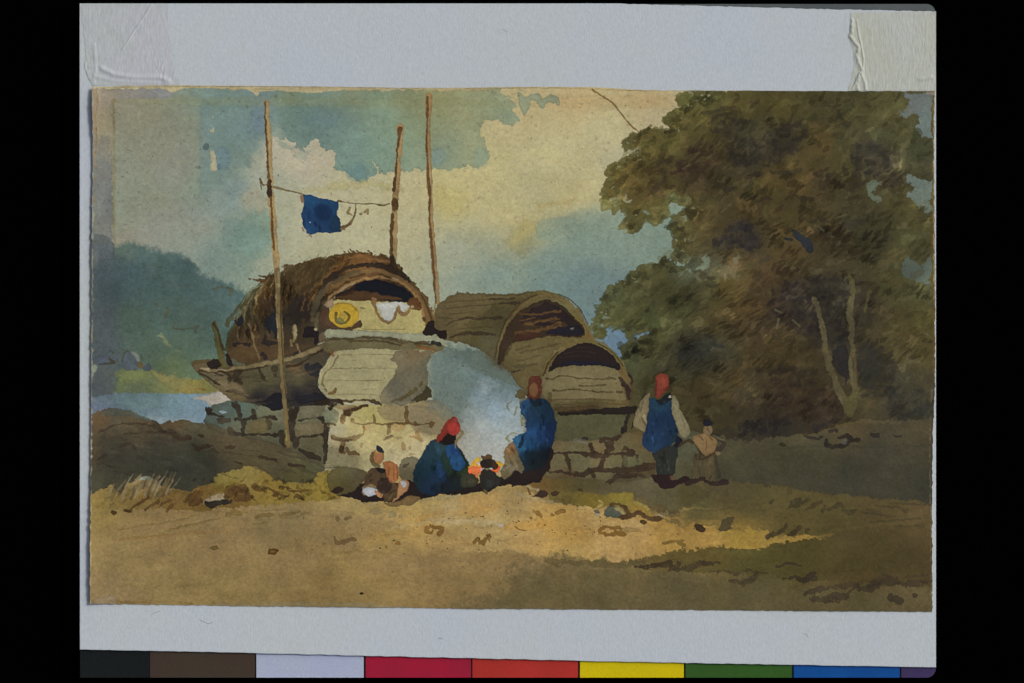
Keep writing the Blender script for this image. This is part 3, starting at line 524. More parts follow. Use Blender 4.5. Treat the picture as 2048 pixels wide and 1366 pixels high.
# named dark shapes inside the crown
for s, c, a in [('1420,230 1450,225 1490,236 1510,250 1512,290 1500,330 1480,340 1468,320 1450,300 1440,262', DK, .45), ('1440,262,3', None, 0),
  ('1510,280 1560,250 1600,246 1612,264 1600,286 1582,310 1560,320 1520,330 1500,318', (46,42,38), .55), ('1700,290 1740,282 1790,300 1784,330 1760,352 1720,350 1704,330', (50,48,44), .5),
  ('1460,444 1490,438 1512,450 1518,496 1500,500 1470,496 1430,498 1424,484 1450,470', (44,42,44), .6), ('1618,560 1650,552 1690,560 1700,600 1696,650 1690,700 1700,760 1680,730 1660,690 1640,640 1626,600', (44,42,38), .65),
  ('1540,590 1580,560 1620,570 1640,640 1640,700 1600,660 1560,650 1530,670 1510,660 1540,620', (46,40,38), .6), ('1388,690 1420,668 1450,690 1440,720 1410,724 1392,716 1360,716 1350,700', (46,48,44), .5),
  ('1720,690 1760,690 1790,720 1800,770 1780,800 1730,790 1712,740', (52,50,44), .5), ('1530,700 1570,690 1610,740 1650,760 1640,800 1580,790 1530,760', (66,56,34), .4),
  ('1484,846 1530,836 1600,840 1680,826 1690,838 1640,856 1580,868 1500,882 1440,872 1420,862', (40,38,36), .7), ('1500,740 1560,728 1620,740 1640,770 1560,770 1500,770', (46,40,34), .5),
  ('1780,780 1830,770 1862,800 1858,830 1800,834 1776,812', (50,50,44), .5), ('1780,828 1860,808 1858,836 1800,836', (46,46,42), .4), ('1290,330 1330,310 1350,330 1330,380 1300,390', (66,54,34), .35),
  ('1346,320 1400,290 1440,300 1430,340 1380,370 1350,360', (56,42,34), .5), ('1560,760 1620,762 1700,818 1690,828 1600,836 1520,830', (50,40,34), .5)]:
    if not c: continue
    q = np.array(S(s)); poly(s, c, a=a * .45, soft=5, rough=4, edge=.06, var=.22)
    n_ = int((np.ptp(q[:, 0]) * np.ptp(q[:, 1])) / 330) + 5
    for k in range(n_ * 2):
        x, y = rr.uniform(q[:, 0].min(), q[:, 0].max()), rr.uniform(q[:, 1].min(), q[:, 1].max())
        if not (pip(x, y, q) and inside_tree(x, y)): continue
        clump(x, y, rr.uniform(6, 15), tuple(np.array(c) * rr.uniform(.8, 1.12)), rr, a=rr.uniform(.3, .6) * min(1, a * 1.6), w=(4, rr.uniform(7, 12)), k=int(rr.integers(2, 5)), ang=rr.normal(-.65, .3))
strokes('1316,330,10 1326,322,13|1334,326,9 1344,316,11|1372,312,5 1390,296,12 1400,280,6|1300,392,10 1316,372,12 1330,350,8|1426,262,12 1446,258,10 1470,248,12 1500,242,10|1400,230,6 1430,222,9 1470,216,7|1420,248,8 1440,232,8 1480,226,9|1440,372,16 1456,380,14 1470,376,10|1490,356,7 1510,350,9 1524,346,7|1440,400,6 1466,376,7', 9, (46,40,34), a=.42, rough=1.8, wk=.85)
strokes('1636,212,3 1660,214,5 1676,226,6 1688,240,8 1694,252,14|1680,236 1672,236|1560,256,8 1590,250,10 1608,240,6|1685,332,11 1690,346,14|1782,356,16 1790,364,24 1796,358,14|1690,372,20 1700,376,16 1720,368,20|1706,354,10 1720,352,14|1634,350,14 1650,340,8|1640,376,14 1650,360,12 1664,350,10|1540,344,4 1580,346,8 1600,340,6|1586,394,8 1604,398,9 1624,398,5|1512,404,8 1530,398,9 1546,400,6', 9, (50,44,38), a=.48, rough=1.9, wk=.9)
stroke('1588,464,9 1600,476,17 1612,488,19 1620,500,12', 15, (42,46,50), rough=1.2); strokes('1570,478,5 1582,480,6', 5, (42,44,44))
strokes('1622,444,4 1640,440,8 1660,446,6|1640,460,8 1656,470,6|1520,524,10 1540,514,8|1512,556,12 1522,548,9|1690,450,20 1720,448,14', 8, (46,44,40), a=.4, rough=2)
strokes('1396,320 1406,314|1340,260 1352,262|1366,340 1380,330|1384,318,3 1400,304,4|1412,318,3 1430,306,4 |1420,300,3 1440,284,3|1300,276,4 1312,274,3|1276,300,3 1290,302,3|1560,540,3 1580,520,4|1670,436,5 1690,430,4|1630,450,3 1646,462,4|1412,434,3 1418,424,4|1440,424,3 1460,410,3|1646,360,5 1652,350,3|1384,484,3 1396,470,4|1722,346,4 1740,332,6|1724,360,6 1728,352,6|1760,350,4 1750,356,4|1690,394,4 1698,384,3', 3, (98,92,64), a=.5, rough=1.2)
for k in range(90):                                   # combed twig-like touches in the low bushes
    x, y = rr.choice([1400, 1440, 1480, 1520, 1360, 1330, 1380]) + rr.normal(0, 26), rr.choice([620, 640, 700, 740, 760, 600]) + rr.normal(0, 14)
    if inside_tree(x, y): leafdab(x, y, rr.uniform(14, 34), rr.uniform(2.4, 5), rr.normal(-.55, .18), tuple(at(x, y) * rr.choice([.66, .74, 1.22])), a=.5)
for k in range(420):                                  # scalloped leaf tips that break the outline
    i = rr.integers(0, len(te)); x, y = te[i]
    if x > 1620 or y > 700 or (x > 1430 and y < 200): continue
    nx, ny = te[(i + 2) % len(te)] - te[i - 2]; n = math.hypot(nx, ny) + 1e-6; nx, ny = ny / n, -nx / n
    R = rr.uniform(5, 14)
    px, py = x - nx * R * .30, y - ny * R * .30; qx, qy = x - nx * 14, y - ny * 14
    if inside_tree(qx, qy):
        u = rr.uniform(.88, 1.12)
        leafdab(px, py, R * 1.25, R, rr.uniform(-1.3, .3), tuple(at(qx, qy) * u * .62 + np.array([104, 104, 64]) * .38), a=rr.uniform(.6, .85), id=P_TREE)
for k in range(260):                                  # darker second touches behind the rim
    i = rr.integers(0, len(te)); x, y = te[i]
    if x > 1600 or y > 700: continue
    x += rr.uniform(4, 34); y += rr.uniform(-6, 14)
    if inside_tree(x, y): clump(x, y, rr.uniform(5, 11), tuple(at(x, y) * rr.uniform(.68, .86)), rr, a=.55, w=(4, 9), k=3)
for k in range(60):                                   # small gaps near the rim where sky shows
    i = rr.integers(0, len(te)); x, y = te[i]
    if x > 1400 or y > 640: continue
    x += rr.uniform(4, 26); y += rr.uniform(-4, 10)
    if inside_tree(x, y): blob(x, y, rr.uniform(1.5, 4), rr.uniform(1.2, 2.6), (140, 140, 108), a=.7, ang=rr.uniform(-50, 10), rough=1.4)
TR = (90,84,58)
strokes('1628,600,11 1634,620,12 1641,645,12 1646,670,13 1650,700,15 1656,722,17 1664,748,16 1674,776,17 1686,800,20 1696,820,18|1704,580,12 1701,600,12 1698,625,13 1702,650,13 1702,680,12 1705,700,12 1699,722,11 1704,750,13 1710,778,15 1706,804,20 1698,824,20', 12, TR, rough=1.3, id=P_TRUNK, a=.82, edge=.06, var=.25, wk=.84)
poly('1682,786 1696,792 1712,776 1716,800 1710,822 1702,832 1694,830 1688,814', (88,82,52), rough=1.2, id=P_TRUNK, a=.8)
strokes('1697,548,9 1702,565,10 1704,580,10|1738,580,8 1732,600,7 1728,625,5', 8, (84,80,48), a=.75, rough=1.2)
strokes('1640,650,5 1648,690,6 1656,716,5|1706,700,5 1712,770,6', 5, (104,84,58), a=.5); strokes('1552,656,4 1556,638,5|1550,620,4 1564,626,3|1584,640,4 1598,652,4', 4, (94,92,66), a=.6)
poly('1664,720 1668,700 1690,690 1696,740 1694,770 1686,756 1676,746', (42,40,40), a=.8, rough=1.5, soft=2.5)
poly('1716,700 1730,690 1750,700 1760,740 1740,780 1724,770 1716,740', (50,50,44), a=.6, rough=2.5, soft=4)
poly('880,700 1000,700 1100,720 1180,730 1256,760 1276,780 1300,860 1300,960 1060,960 1040,800 990,760 900,720', [[(950,720,86,80,58),(1100,760,84,76,52),(1270,790,74,70,44),(1285,830,80,72,46),(1200,890,92,84,58)], 16.0], rough=1.5, soft=3, edge=.02, smooth=False, id=P_GROUND)
poly('410,838 430,830 500,850 560,870 640,900 650,936 600,910 520,880 460,872 420,856', (80,74,56), rough=1.5, soft=3, id=P_BANK)
# ---- stone base under the big boat
poly('409,840 419,814 439,806 468,799 512,804 563,812 655,806 690,800 740,806 860,800 925,790 935,840 930,890 900,935 850,945 800,945 740,946 720,940 654,936 651,938 636,919 610,904 585,897 563,890 535,882 520,873 491,871 468,871 456,862 438,852 418,846', [[(430,830,82,92,82),(480,818,84,98,88),(520,825,86,94,78),(560,835,110,108,84),(470,855,92,92,72),(530,850,96,90,62),(560,860,84,84,66),(620,830,106,104,80),(630,860,104,92,66),(620,890,84,80,58),(640,915,84,80,60)], 12.0], rough=1.0, soft=2, id=P_WALL1, edge=.08, smooth=False)
poly('654,812 668,806 700,800 740,804 820,806 900,796 940,800 960,900 900,940 850,945 800,945 740,946 716,938 700,934 680,932 652,936 654,880 662,850 648,836', [[(660,830,126,126,96),(680,835,168,158,120),(690,815,162,150,108),(710,845,170,158,100),(740,830,172,160,98),(760,850,172,158,100),(790,830,142,126,86),(840,830,140,124,90),(880,830,128,118,92),(890,850,128,114,86),(860,860,130,116,86),(670,860,168,164,140),(700,870,172,164,116),(740,870,174,162,106),(790,870,172,158,104),(820,860,174,160,112),(720,900,170,160,112),(780,910,172,164,128),(820,900,176,166,130),(680,900,140,130,98),(700,930,124,114,82),(740,935,160,150,112),(790,940,172,164,136),(850,890,176,166,130),(870,870,160,146,104)], 11.0], rough=1.1, soft=2.2, id=P_LIT, edge=.05, smooth=False)
poly('655,900 668,896 690,898 712,908 716,926 700,934 676,934 654,936', (122,114,86), a=.75, soft=4, rough=2)
poly('758,812 790,808 814,812 816,836 800,842 770,838 760,826', (138,124,88), a=.75, soft=3, rough=2)
poly('818,814 850,812 900,808 930,810 940,850 900,862 870,870 850,866 830,858 816,844', (128,116,88), a=.7, soft=4, rough=2)
poly('644,832 652,822 664,816 676,822 680,836 672,846 656,848', (122,124,98), a=.9, rough=1.2)
poly('786,852 800,848 812,852 800,862 788,860', (178,142,88), a=.7, soft=4); poly('730,852 742,850 740,860 732,860', (176,132,84), a=.6, soft=3)
J1 = (54,44,34)
strokes('417,828,6 430,830,5 446,832,4|420,818,10 420,826,8|470,808,12 478,820,9 480,836,6|474,838,6 490,839,6 509,834,5 530,834,4 553,836,7|508,824,10 510,836,10|488,842,9 488,852,8 488,868,9|470,868,6 500,868,4 553,870,6|553,870,6 562,868,12 567,880,14 570,888,8|581,812,9 583,840,14 582,876,12|595,818,14 586,832,12|600,840,5 630,834,6 645,838,6 651,847,6 672,849,4|594,866,13 593,880,14 592,894,8|600,874,4 620,873,3 646,868,4|652,852,10 652,880,8 652,900,7 651,925,5|600,898,5 620,908,10 640,918,8', 6, (50,43,34), rough=1.4, a=.95, wk=1.12, id=P_WALL1)
strokes('538,843,13 538,855,12|460,860,10 466,868,10|440,842,14 460,838,8|520,836,5 545,834,6', 8, (62,50,38), a=.8, rough=1.4)
poly('516,812 534,806 548,818 556,826 520,836 514,828', (108,108,84), a=.8, rough=1.2); poly('600,816 612,806 642,810 646,820 636,836 606,834', (112,106,82), a=.85, rough=1.2); poly('592,858 600,846 630,844 644,852 640,866 604,872 592,874', (108,98,72), a=.8, rough=1.2)
poly('494,846 530,842 534,862 500,866', (100,88,58), a=.7, rough=1.5); poly('440,812 462,808 468,826 444,828', (86,100,94), a=.6, soft=3); blob(446,824,8,2.5,(140,156,160))
strokes('693,820,8 700,816,6 716,815,6 734,811,7|693,826,8 699,822,16|690,832,9 686,844,8|705,839,7 706,845,5 718,848,3 744,847,3 770,848,3 800,847,4 815,846,5 836,848,2.5 862,847,3|748,831,6 750,844,7|812,826,8 815,842,8|814,814,6 815,830,5|864,846,7 863,854,5|831,844,4 832,846,5|728,852,4 728,866,4|779,852,5 778,866,6|664,874,5 686,878,7 705,878,8 720,872,7 726,868,5|686,880,8 685,890,9 684,902,11|695,896,5 699,906,6 708,905,6 717,907,4', 5, (98,76,46), rough=1.1, a=.92, wk=1.15)
strokes('696,824,12 700,828,10|734,811,7 716,817,6 704,821,6|684,896,10 684,902,9|664,876,5 686,880,6 704,881,5|766,880,3 776,876,6 786,872,5', 5, (62,46,32), rough=1, a=.9)
poly('820,873 830,870 830,864 838,860 840,872 848,880 842,882 830,877', (146,114,68), rough=.9); poly('804,886 808,884 813,896 810,901 804,898', (136,106,70), rough=.8); blob(821,896,3,4,(146,130,88)); blob(825,907,6,2.5,(146,132,96)); blob(797,875,9,3,(142,124,82)); blob(724,890,3,5,(140,124,84)); blob(784,902,5,5,(158,146,108),a=.7)
stroke('660,806 690,808,5 720,806,4 760,808,3', 4, (162,158,132)); stroke('668,812,5 690,814,10 706,812,5', 7, (128,112,78), a=.8)
poly('662,846 700,838 760,850 830,862 870,878 850,900 800,936 760,930 700,886 664,890', (200,180,128), a=.34, soft=14, rough=4, edge=0)
# ---- smoke behind the seated people
poly('862,700 880,690 900,686 930,690 952,694 975,716 1000,738 1022,752 1040,776 1044,800 1044,836 1052,850 1048,870 1024,882 1010,896 1006,920 1004,940 940,940 925,905 912,884 922,862 912,838 900,826 884,812 866,800 858,770 858,730', [[(880,700,94,104,92),(930,710,92,108,102),(980,730,96,112,108),(890,740,98,112,106),(940,750,108,128,124),(1000,760,98,114,110),(870,780,104,114,104),(910,790,112,126,120),(960,790,118,140,148),(1020,780,112,132,136),(1000,820,136,158,172),(900,820,108,116,106),(940,830,140,154,154),(1030,830,146,162,168),(970,860,160,166,164),(1030,860,152,162,164),(940,880,168,168,160),(980,900,170,170,164),(960,930,170,168,158)], 16.0], a=.88, rough=3.6, soft=28, id=P_SMOKE, edge=0, var=.10, smooth=False)
poly('862,716 900,700 920,720 960,770 940,800 920,830 890,812 866,800', (104,120,114), a=.5, soft=12, rough=4, edge=.05)
poly('950,696 984,722 1024,752 1040,776 1010,768 980,750 940,730', (96,108,96), a=.7, soft=5, rough=2.5, edge=.06)
poly('866,800 886,812 912,826 924,846 900,846 870,820 856,808', (118,120,104), a=.6, soft=7, rough=3)
poly('944,784 962,760 984,756 994,774 972,800 950,806', (134,152,156), a=.5, soft=16, rough=5)
poly('960,770 974,762 980,778 966,790', (146,160,162), a=.5, soft=8, rough=3)
# ---- middle boat
poly('868,668 866,640 872,618 882,603 900,592 917,583 930,587 950,587 983,588 1045,586 1086,581 1112,586 1133,599 1157,621 1170,642 1180,662 1176,676 1192,684 1150,684 1110,702 1092,726 1084,752 1050,784 1034,768 1020,742 991,718 952,695 921,685 884,680', [[(880,640,92,80,54),(910,610,104,92,62),(960,600,100,88,58),(930,640,98,86,56),(1010,600,94,84,54),(1000,640,72,66,44),(950,670,84,76,48),(980,690,84,80,56),(1040,640,80,64,42),(1090,592,100,90,56),(1140,610,104,100,64),(1170,650,108,96,54),(1060,710,98,88,56),(1110,690,98,86,52),(1030,740,94,82,52),(1160,680,106,92,52)], 13.0], rough=1.3, soft=2, id=P_BOAT2, edge=.12, smooth=False)
poly('956,634 976,618 993,608 1045,594 1070,590 1040,604 1018,626 1004,660 990,650 960,660 930,650', (78,70,44), a=.6, soft=4, rough=2)
strokes('880,606 930,602 990,598|886,618 940,612 1000,608 1040,606|878,636 920,636 960,632|900,628 950,624|890,662 940,656 990,654|1036,592 1060,586 1100,592|970,592 1040,590', 2, (68,56,34), a=.55, dry=.3)
strokes('893,652,3 908,642,4 930,637,5 960,637,5 1003,636,5|901,676,3 922,668,6 950,666,6 990,668,6|1000,608,4 1040,606,6|1020,731,3 1046,732,7 1072,729,4|1034,722 1060,718 1080,712|1040,705 1080,696 1110,690|1030,700 1060,692|1100,690,5 1120,689,3|1024,744 1040,740|980,600 1030,598', 4, (58,48,36), a=.8, rough=1)
poly('995,722 998,700 1004,676 1012,656 1024,638 1040,622 1058,610 1081,601 1106,602 1131,616 1151,637 1165,652 1168,666 1163,674 1127,673 1096,674 1065,680 1034,683 1018,690 1007,716 998,728', (58,46,34), rough=1.2, edge=.12, id=P_OPEN2)
poly('1060,618 1090,606 1110,608 1136,628 1160,652 1164,668 1130,670 1090,668 1110,658 1134,650 1110,640 1070,640 1040,646', (40,33,34), a=.85, rough=1.8, soft=3)
strokes('1040,628 1080,628 1120,622|1050,650,5 1080,644,6 1120,636,4|1030,668,7 1060,664,8 1090,658,7 1120,652,4|1040,642,5 1070,636,4|1098,652,6 1120,646,6', 5, (98,72,42), a=.75, rough=1.4)
poly('1096,662 1130,652 1160,656 1164,670 1130,670 1100,668', (34,32,42), a=.8, rough=1.5); poly('1066,648 1090,644 1110,648 1090,652', (40,34,34), a=.9)
poly('1026,680 1040,668 1060,664 1080,672 1060,680', (70,42,34), a=.6, soft=3)
poly('1010,712 1020,688 1060,682 1100,676 1160,674 1150,684 1112,700 1096,722 1040,740 1014,730', (100,90,58), a=.6, soft=3, rough=1.5)
strokes('996,700,4 1003,672,7 1014,648,7 1030,626,7 1052,606,7 1080,592,7 1104,592,7|1110,592,6 1136,606,8 1156,626,8 1170,646,8 1178,664,8 1180,676,6', 7, (108,92,58), a=.85, rough=1.2); strokes('990,714,3 998,676,3 1010,646,3 1028,620,3 1050,600,3 1074,590,3|1116,588,2 1140,600,2 1160,620,2.5 1176,648,2.5|1005,722,4 1012,708,6 1022,690,4', 3, (70,56,36), a=.8)
strokes('1168,676,6 1180,674,7 1192,682,5', 6, (124,92,50), a=.8); blob(1152,683,4,2.5,(152,144,118)); blob(1144,657,4,1.5,(110,104,90))
# ---- smallest boat
poly('1081,756 1088,732 1100,714 1118,700 1137,686 1168,678 1192,683 1219,698 1241,722 1257,746 1266,766 1264,796 1258,812 1272,812 1270,830 1256,832 1254,870 1240,872 1202,877 1176,881 1143,884 1110,880 1112,830 1094,800 1084,790', [[(1100,720,98,84,54),(1170,684,104,92,56),(1220,704,98,96,54),(1250,740,104,86,50),(1110,760,112,102,72),(1170,750,114,106,76),(1230,760,108,100,68),(1170,790,112,104,70),(1240,800,98,86,54),(1170,806,80,72,42),(1180,820,64,54,38),(1180,850,82,80,54),(1120,860,76,74,50),(1240,860,70,66,46),(1262,790,82,66,42)], 12.0], rough=1.0, soft=2, id=P_BOAT3, edge=.10, smooth=False)
poly('1098,742 1112,737 1147,735 1188,733 1219,736 1238,742 1244,770 1250,792 1244,800 1180,798 1108,802 1096,780', (116,106,74), rough=1.0, id=P_PLANKS, a=.8, edge=.06)
poly('1112,828 1249,828 1250,850 1249,866 1240,871 1202,877 1176,881 1143,884 1112,880', (84,82,56), rough=1.0, id=P_HULL3, edge=.08, var=.14)
poly('1097,742 1102,728 1110,716 1125,703 1147,691 1172,686 1196,692 1219,706 1239,728 1238,740 1219,735 1188,731 1147,732 1116,735 1103,742', (40,33,32), rough=1.0, id=P_OPEN3, edge=.1)
poly('1120,728 1160,722 1220,730 1234,738 1200,730 1150,731', (32,32,48), a=.8, rough=1.2, soft=3)
strokes('1130,708 1160,702 1190,706|1120,716 1150,712 1180,714|1150,696 1180,694', 2.5, (66,50,38), a=.7, dry=.3)
strokes('1086,748,4 1096,722,5 1116,702,5 1146,684,6 1170,679,7 1194,684,7 1222,702,8 1242,726,9 1252,746,8', 6, (112,98,58), a=.8, rough=1.2); strokes('1198,688,2 1224,704,2 1246,732,2|1086,752,3 1098,724,3 1116,704,3', 2, (62,50,30), a=.8)
strokes('1094,756,5 1104,757,4 1116,753,3 1132,752,2.5 1161,756,2.5 1200,758,2.5 1216,756,5 1231,758,3|1107,781,4 1130,780,3 1158,778,2.5 1190,783,3 1224,785,3|1160,772 1210,770|1234,784,5 1242,784,5', 3, (78,66,42), a=.9, rough=.9)
strokes('1240,756,7 1246,766,9 1252,772,9 1256,784,8 1257,795,7|1256,746,4 1264,760,6 1262,770,4', 7, (50,40,36), rough=1.2)
strokes('1100,800 1160,798 1230,800 |1110,810 1180,806 1250,808|1100,788,7 1100,812,7 1116,820,6', 3, (82,68,42), a=.6)
poly('1118,824 1150,820 1205,817 1240,814 1271,812 1272,826 1240,829 1212,828 1160,829 1120,829', (40,34,30), rough=.9, edge=.1); poly('1110,814 1150,812 1200,812 1160,822 1120,824', (74,58,38), a=.7, soft=3)
strokes('1256,830,8 1251,848,8 1248,862,12 1252,872,7|1269,828,3 1266,850,3 1262,858,3', 7, (44,36,34), rough=1)
blob(1153,883,12,5,(72,68,48)); blob(1170,878,7,5,(56,52,46))
# ---- stones under it
poly('1084,930 1096,905 1099,884 1130,880 1180,882 1240,872 1252,866 1280,862 1290,876 1294,900 1308,912 1313,942 1300,955 1260,962 1221,966 1184,958 1140,956 1104,955 1078,948', [[(1110,890,108,94,66),(1150,900,104,96,68),(1200,895,112,98,66),(1240,895,98,90,62),(1270,880,94,80,52),(1110,925,100,92,64),(1160,925,102,98,70),(1215,930,106,98,68),(1270,925,94,90,62),(1240,955,80,72,52),(1290,940,80,68,46),(1130,950,88,72,48)], 12.0], rough=1.2, soft=2.2, id=P_WALL2, edge=.07, smooth=False)
strokes('1101,906,3 1129,906,4 1148,904,4 1168,907,8 1190,911,11 1212,911,9 1238,908,5 1265,909,5|1246,900,6 1254,896,9 1264,906,6|1129,909,8 1134,916,8 1138,928,8 1140,940,4|1206,915,7 1204,924,10 1199,934,12|1243,910,7 1251,922,9 1248,934,10|1095,943,3 1115,942,5 1130,943,4 1162,949,10 1176,942,10 1200,938,9 1230,941,10 1262,940,12 1286,936,14 1304,932,12|1214,964,7 1226,958,9 1240,952,10 1270,950,8 1290,952,6|1218,884,18 1222,894,16 1216,903,14|1200,880,8 1226,878,10 1240,872,8|1182,890,6 1186,902,8|1178,938,8 1186,952,9 |1264,898,4 1272,912,5 1276,924,4', 6, (60,47,36), rough=1.5, a=.92, wk=1.1)
strokes('1212,882,4 1222,880,2|1150,880,10 1170,884,8', 3, (120,116,104), a=.5); poly('1190,888 1206,888 1204,900 1192,902', (118,102,74), a=.7); poly('1246,912 1264,912 1276,918 1274,930 1260,936 1248,930', (96,96,68), a=.6)
# ---- ground forms under the wall
poly('1078,950 1110,956 1180,958 1230,966 1290,958 1360,966 1400,970 1420,990 1340,1030 1310,1010 1280,990 1260,984 1232,986 1200,990 1184,984 1160,980 1120,985 1100,990 1076,990 1060,970', [[(1080,970,108,84,48),(1120,975,92,78,42),(1160,965,80,74,48),(1220,975,90,82,58),(1280,975,98,90,66),(1340,990,86,80,56),(1140,990,100,88,48),(1380,980,80,72,44)], 14.0], a=.9, rough=2.2, soft=4, edge=.03, smooth=False)
poly('1100,985 1140,980 1180,984 1200,990 1232,986 1262,988 1270,1000 1290,1008 1302,1020 1306,1034 1280,1034 1256,1022 1240,1012 1216,1010 1196,1014 1160,1010 1120,1006 1096,996', [[(1120,995,104,92,50),(1180,1000,112,96,44),(1240,1000,132,116,52),(1280,1020,142,116,56)], 14.0], rough=2.2, soft=3, edge=.05, smooth=False, id=P_GRASSB)
strokes('1198,1002,6 1206,1004,4 1194,1014,5|1156,1012 1176,1016', 5, (178,154,96), a=.7, rough=1.6)
strokes('1270,1004,6 1290,1012,6 1300,1024,5', 5, (156,140,76), a=.6)
stroke('1056,972,4 1064,976,8 1076,980,9', 8, (150,132,92), id=P_STONEC, rough=1); poly('1062,992 1074,988 1082,980 1092,982 1094,990 1086,995 1074,994', (62,48,40), id=P_STONEC, rough=1); strokes('1056,976,3 1060,988,4', 3, (100,74,44))
blob(1111,986,10,5,(66,52,36)); blob(1161,979,5,3,(78,60,36)); blob(1114,1000,9,6,(100,84,50),a=.6); blob(1133,998,11,8,(96,80,44),a=.6)
poly('1208,1020 1220,1010 1236,1014 1246,1026 1240,1034 1222,1035 1210,1030', (84,88,74), id=P_STONEB, rough=1.2); poly('1226,1014 1240,1014 1248,1024 1244,1030 1236,1022', (158,144,98), id=P_STONEB)
strokes('1222,1008,5 1240,1008,6 1252,1016,8 1258,1028,14|1240,1034,8 1262,1030,12 1280,1026,9 1292,1032,8 1306,1036,10 1320,1038,8', 7, (84,62,40), rough=1.3); blob(1194,1021,7,4,(96,92,76),rough=1.5)
strokes('1316,1028,5 1326,1030,5|1332,1020,4 1336,1026,6', 4, (150,142,116), rough=1.6)
strokes('1300,1034,4 1330,1038,6 1350,1042,7 1360,1048,5|1320,1020,14 1350,1028,16|1300,1016,8 1330,1016,12', 8, (84,70,46), a=.5, rough=2.4)
# ---- big boat: canopy of thatch
poly('456,716 452,690 458,672 470,652 472,634 482,612 494,596 505,586 520,572 528,566 516,564 524,558 532,560 530,552 540,548 552,552 566,548 572,534 586,530 600,527 618,522 636,518 655,517 671,516 684,513 690,504 698,510 700,500 712,506 722,508 737,507 759,508 781,516 794,527 806,539 812,548 822,560 834,570 848,586 858,602 866,620 870,642 868,664 848,668 660,662 640,690 620,700 560,722 500,730', [[(480,630,84,76,52),(500,600,88,78,52),(530,580,84,66,42),(490,660,66,52,36),(560,600,66,52,34),(600,560,78,66,42),(640,530,70,58,34),(600,600,56,46,32),(640,570,92,66,38),(560,640,38,36,34),(600,640,48,40,32),(680,530,108,78,44),(730,520,118,84,48),(760,530,92,68,42),(800,545,60,46,32),(820,570,84,66,40),(850,600,104,80,48),(864,640,110,82,48),(500,700,82,66,42),(540,700,68,54,38),(580,690,60,50,36),(630,660,66,56,42),(640,610,66,60,46)], 12.0], rough=2.2, soft=2.2, id=P_THATCH, edge=.10, var=.2, smooth=False)
rr = np.random.default_rng(23)
for k in range(520):                                  # straw: long strokes over the hoop
    t = rr.uniform(0, 1); s = rr.uniform(0, 1)
    x0 = 690 - 190 * t + rr.normal(0, 6); y0 = 516 + 14 * t + 60 * t * t + rr.normal(0, 5)
    L = rr.uniform(26, 80); a0 = math.pi - (.35 + .75 * s)
    pts = [(x0 + L * q * math.cos(a0 - .5 * q) , y0 + L * q * math.sin(a0 - .5 * q) , rr.uniform(1.2, 3)) for q in (0, .33, .66, 1)]
    if pts[-1][0] < 462 + max(0, (640 - pts[-1][1])) * .5 or pts[-1][1] > 705: continue
    q = at(*pts[1][:2]).copy() * rr.choice([.62, .74, .86, 1.2, 1.38]) * np.array([1.03, .98, .9])
    stroke(pts, 2, tuple(q), a=.55, rough=.8, n=3, dry=.35)
for k in range(230):
    t = rr.uniform(0, 1); x = 690 - 215 * t + rr.normal(0, 20); y = 520 + 26 * t + 90 * t * t + rr.uniform(-4, 90) * (1 - .3 * t)
    if ID[int((y - CY0) / DY), int((x - CX0) / DX)] != P_THATCH or x < 470 + max(0, 640 - y) * .45: continue
    th = math.pi - (.45 + .75 * t) - rr.uniform(0, .5); L = rr.uniform(10, 30); b = at(x, y).copy() * rr.choice([.52, .62, .74, 1.22, 1.4])
    stroke([(x, y, rr.uniform(2, 5)), (x + L * .5 * math.cos(th), y + L * .5 * math.sin(th), rr.uniform(3, 7)), (x + L * math.cos(th - .2), y + L * math.sin(th - .2), 1.5)], 4, tuple(b), a=rr.uniform(.4, .75), rough=1)
strokes('570,533,3 600,527,4 640,518,4 676,520,3|690,503,3 702,510,3 712,514,3|703,498,3 716,508,3|664,514,3 700,508,5 730,506,4|736,502,4 744,508,4|792,526,4 806,538,3|700,520,4 680,526,3|516,560,3 530,562,5|520,552,4 534,553,6 540,548,4|498,557,3 516,560,3', 3, (86,64,38), rough=1.4)
strokes('482,609,3 470,626,5 456,650,6|456,641,3 470,622,3|452,650,2 464,628,2|484,632,7 472,650,9 460,672,8 454,700,7|520,572,3 500,596,4 484,616,4', 5, (72,66,42), rough=1.2, a=.85)
poly('476,640 486,630 488,646 478,654', (36,38,44), rough=1.4); poly('530,640 548,630 560,640 562,690 550,668 536,660', (32,36,40), rough=2, soft=3, a=.9); poly('576,606 600,590 620,600 640,610 620,640 596,650 580,640', (42,36,32), rough=3, soft=6, a=.75); poly('520,600 544,596 552,616 530,622', (52,40,30), a=.6, rough=3, soft=5)
poly('568,536 600,529 650,518 680,522 664,548 640,572 610,590 590,580 572,560', (88,74,48), a=.55, soft=6, rough=3)
strokes('588,574,8 598,566,8|600,592,6 622,572,6|604,582,5 640,556,5|560,604,6 566,570,4', 6, (54,42,28), a=.6, rough=1.6)
strokes('664,560,6 640,580,7 624,600,6|690,536,7 662,548,7 636,572,6|700,524,7 680,528,5 660,540,5|720,514,9 744,516,8 770,522,6|612,590,4 604,620,4|512,650,4 506,680,4|630,590,5 618,620,4', 6, (128,92,52), a=.6, rough=1.8, dry=.4)
strokes('740,518,5 780,524,5 800,536,4|700,516,4 726,512,4', 4, (152,112,66), a=.55, rough=1.6)
